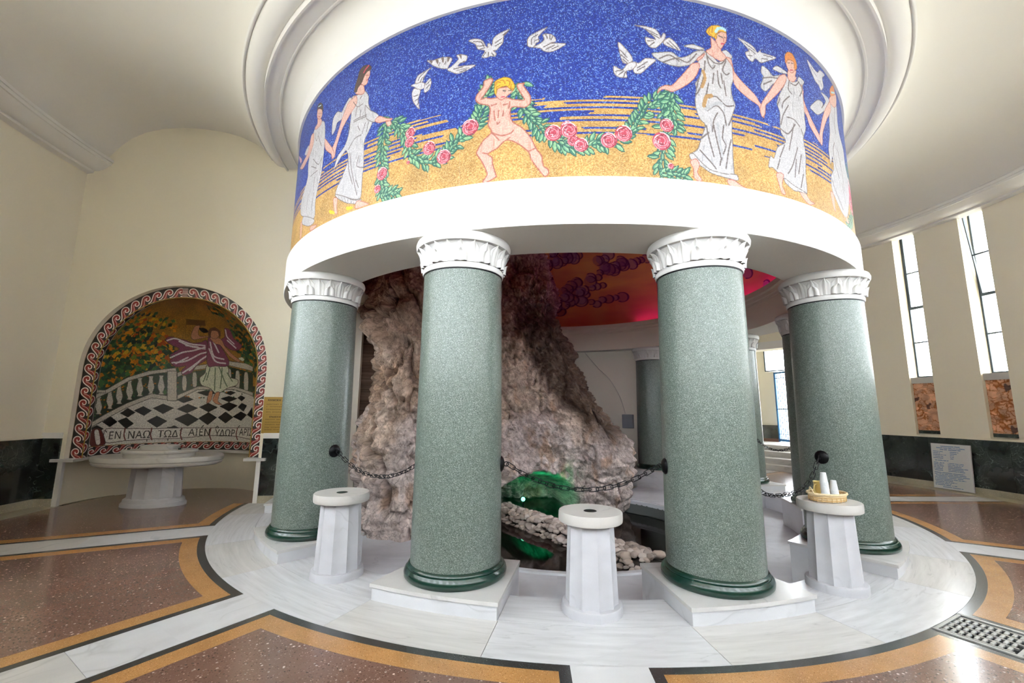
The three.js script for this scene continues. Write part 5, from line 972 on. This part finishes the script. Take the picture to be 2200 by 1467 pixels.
// ------------------------------------------------------------------ wicker basket with cups and a jug on the right pedestal
{
  const c = P(4.53, 34.45, 0.768), n = new THREE.Vector3(-0.1, 0, 1).normalize();
  const turn = 24 * D2R, b = thing('wicker_basket', 'shallow oval wicker basket holding cups on the pedestal', 'basket', [c.x - 0.015, 0.768, c.z + 0.01], turn);
  const wick = [std('#e2c596', { roughness: 0.7 }), std('#d3ae76', { roughness: 0.7 }), std('#ecd8b0', { roughness: 0.7 })];
  const ring = (rx, rz, y, r, ph) => { const p = []; for (let k = 0; k < 48; k++) { const t = k / 48 * Math.PI * 2, w = 1 + (ph ? 0.012 : -0.012) * Math.cos(t * 24); p.push(new THREE.Vector3(rx * w * Math.cos(t), y, rz * w * Math.sin(t))); } return tube(p, r, 96, 5, true); };
  for (let k = 0; k < 8; k++) mesh('woven_band', ring(0.165 + k * 0.0022, 0.118 + k * 0.002, 0.008 + k * 0.0082, 0.0046, k % 2), wick[k % 3], b);
  mesh('rim', [ring(0.186, 0.137, 0.074, 0.007, 0), ring(0.19, 0.14, 0.066, 0.005, 1)], wick[2], b);
  for (let k = 0; k < 24; k++) { const t = k / 24 * Math.PI * 2; mesh('stake', new THREE.CylinderGeometry(0.0035, 0.0035, 0.068, 5).translate(0.176 * Math.cos(t), 0.037, 0.129 * Math.sin(t)), wick[1], b); }
  mesh('bottom', new THREE.CylinderGeometry(0.165, 0.165, 0.006, 40).scale(1, 1, 0.71).translate(0, 0.006, 0), wick[1], b);
  mesh('loop_handle', tube([[-0.186, 0.07, 0.02], [-0.2, 0.11, 0.01], [-0.195, 0.13, -0.01], [-0.18, 0.1, -0.03], [-0.183, 0.07, -0.04]], 0.005, 24, 5), wick[2], b);
  const cupM = phys('#f2f4f6', { roughness: 0.35, transmission: 0.25, thickness: 0 });
  const cupG = rev([[[0, 0.092], [0.022, 0.092]], [[0.022, 0.092], [0.024, 0.09], [0.0345, 0.004]], [[0.0345, 0.004], [0.037, 0.003], [0.037, 0]]], 0, 360, 28);
  const stack = (dx, dz, cups, label) => { const p = new THREE.Vector3(dx, 0.009, dz).applyAxisAngle(new THREE.Vector3(0, 1, 0), turn), s = thing('cup_stack', label, 'cups', [b.position.x + p.x, 0.768 + p.y, b.position.z + p.z], 0, 'stacks of white cups in the basket'); for (let k = 0; k < cups; k++) { const m = mesh('cup', cupG, cupM, s); m.position.y = k * 0.0125; m.position.x = -k * 0.0006; const sc = 1 - 0.004 * k; m.scale.set(sc, 1, sc); } };
  stack(-0.065, 0.04, 14, 'taller stack of upturned white plastic cups in the basket'); stack(0.045, 0.045, 8, 'shorter stack of upturned white plastic cups in the basket');
  const jp = new THREE.Vector3(0.0, 0.009, -0.055).applyAxisAngle(new THREE.Vector3(0, 1, 0), turn), j = thing('plastic_jug', 'yellowish plastic jug with a handle behind the cup stacks', 'jug', [b.position.x + jp.x, 0.768 + jp.y, b.position.z + jp.z], turn + 0.1), jm = phys('#efd98a', { roughness: 0.3, transmission: 0.35, thickness: 0 });
  mesh('body', rev([[[0, 0], [0.04, 0.002], [0.045, 0.02], [0.052, 0.09], [0.058, 0.15], [0.06, 0.155]], [[0.06, 0.155], [0.056, 0.152], [0.05, 0.09], [0.043, 0.02], [0, 0.008]]], 0, 360, 32), jm, j); mesh('spout', rev([[[0.004, 0.11], [0.022, 0.152], [0.024, 0.156]]], 20, 160, 12).translate(0.05, 0, 0), jm, j); mesh('handle', tube([[-0.056, 0.13, 0], [-0.09, 0.125, 0], [-0.1, 0.09, 0], [-0.085, 0.05, 0], [-0.05, 0.045, 0]], 0.007, 24, 6), jm, j);
}
// ------------------------------------------------------------------ drain grate in the floor at the right
{
  const gr = thing('drain_grate', 'cast metal drain grate with rows of small openings set in the floor', 'grate', [0, 0, 0], 34.7 * D2R), m = std('#b4b6b5', { roughness: 0.4, metalness: 0.7 }), w = 0.5, r0 = R_DISC + 0.005, r1 = 8.2;
  mesh('pit', box(w, 0.02, r1 - r0, 0, -0.025, (r0 + r1) / 2), std('#1c1e1f', { roughness: 0.8 }), gr);
  for (const x of [-1, 1]) mesh('side_frame', box(0.03, 0.03, r1 - r0, x * (w / 2 - 0.012), -0.008, (r0 + r1) / 2, 0.004), m, gr);
  const stud = new RoundedBoxGeometry(0.066, 0.018, 0.026, 1, 0.008), along = box(0.012, 0.016, 1, 0, -0.006, 0); let k = 0;
  for (let r = r0; r < r1 - 0.3; r += 0.42, k++) { const e = r + 0.415; mesh('cross_frame', box(w - 0.05, 0.026, 0.026, 0, -0.007, r + 0.013, 0.004), m, gr); for (let i = 0; i < 5; i++) { const bm = mesh('bar', box(0.014, 0.016, 0.38, -0.19 + i * 0.095, -0.007, r + 0.215, 0.003), m, gr); }
    for (let j = 0; j < 9; j++) for (let i = 0; i < 4; i++) if (k < 5) { const s = mesh('stud', stud, m, gr); s.position.set(-0.1425 + i * 0.095, -0.005, r + 0.045 + j * 0.041); s.rotation.y = 0; } }
}
// ------------------------------------------------------------------ junction box, cable, corbel on the rear wall
{
  const a = 153.1, p = P(4.272, a), b = thing('junction_box', 'small grey electrical junction box on the rear wall beside the back column', 'box', [p.x, 1.29, p.z], (a + 180) * D2R), m = std('#8f949c', { roughness: 0.5 }); mesh('case', box(0.3, 0.36, 0.08, 0, 0, 0.04, 0.012), m, b); mesh('lid', box(0.27, 0.33, 0.012, 0, 0, 0.084, 0.005), m, b);
  const pts = [[168.8, 3.2], [163.9, 2.755], [159.9, 2.45], [156.6, 2.035], [155.0, 1.72], [154.2, 1.49]].map(([t, y]) => P(4.268, t, y)); tag(mesh('cable', tube(pts, 0.011, 60, 6), std('#d8d2c8', { roughness: 0.6 })), 'thin pale cable sagging down the rear wall to the junction box', 'cable');
}
renderer.render(scene, camera);
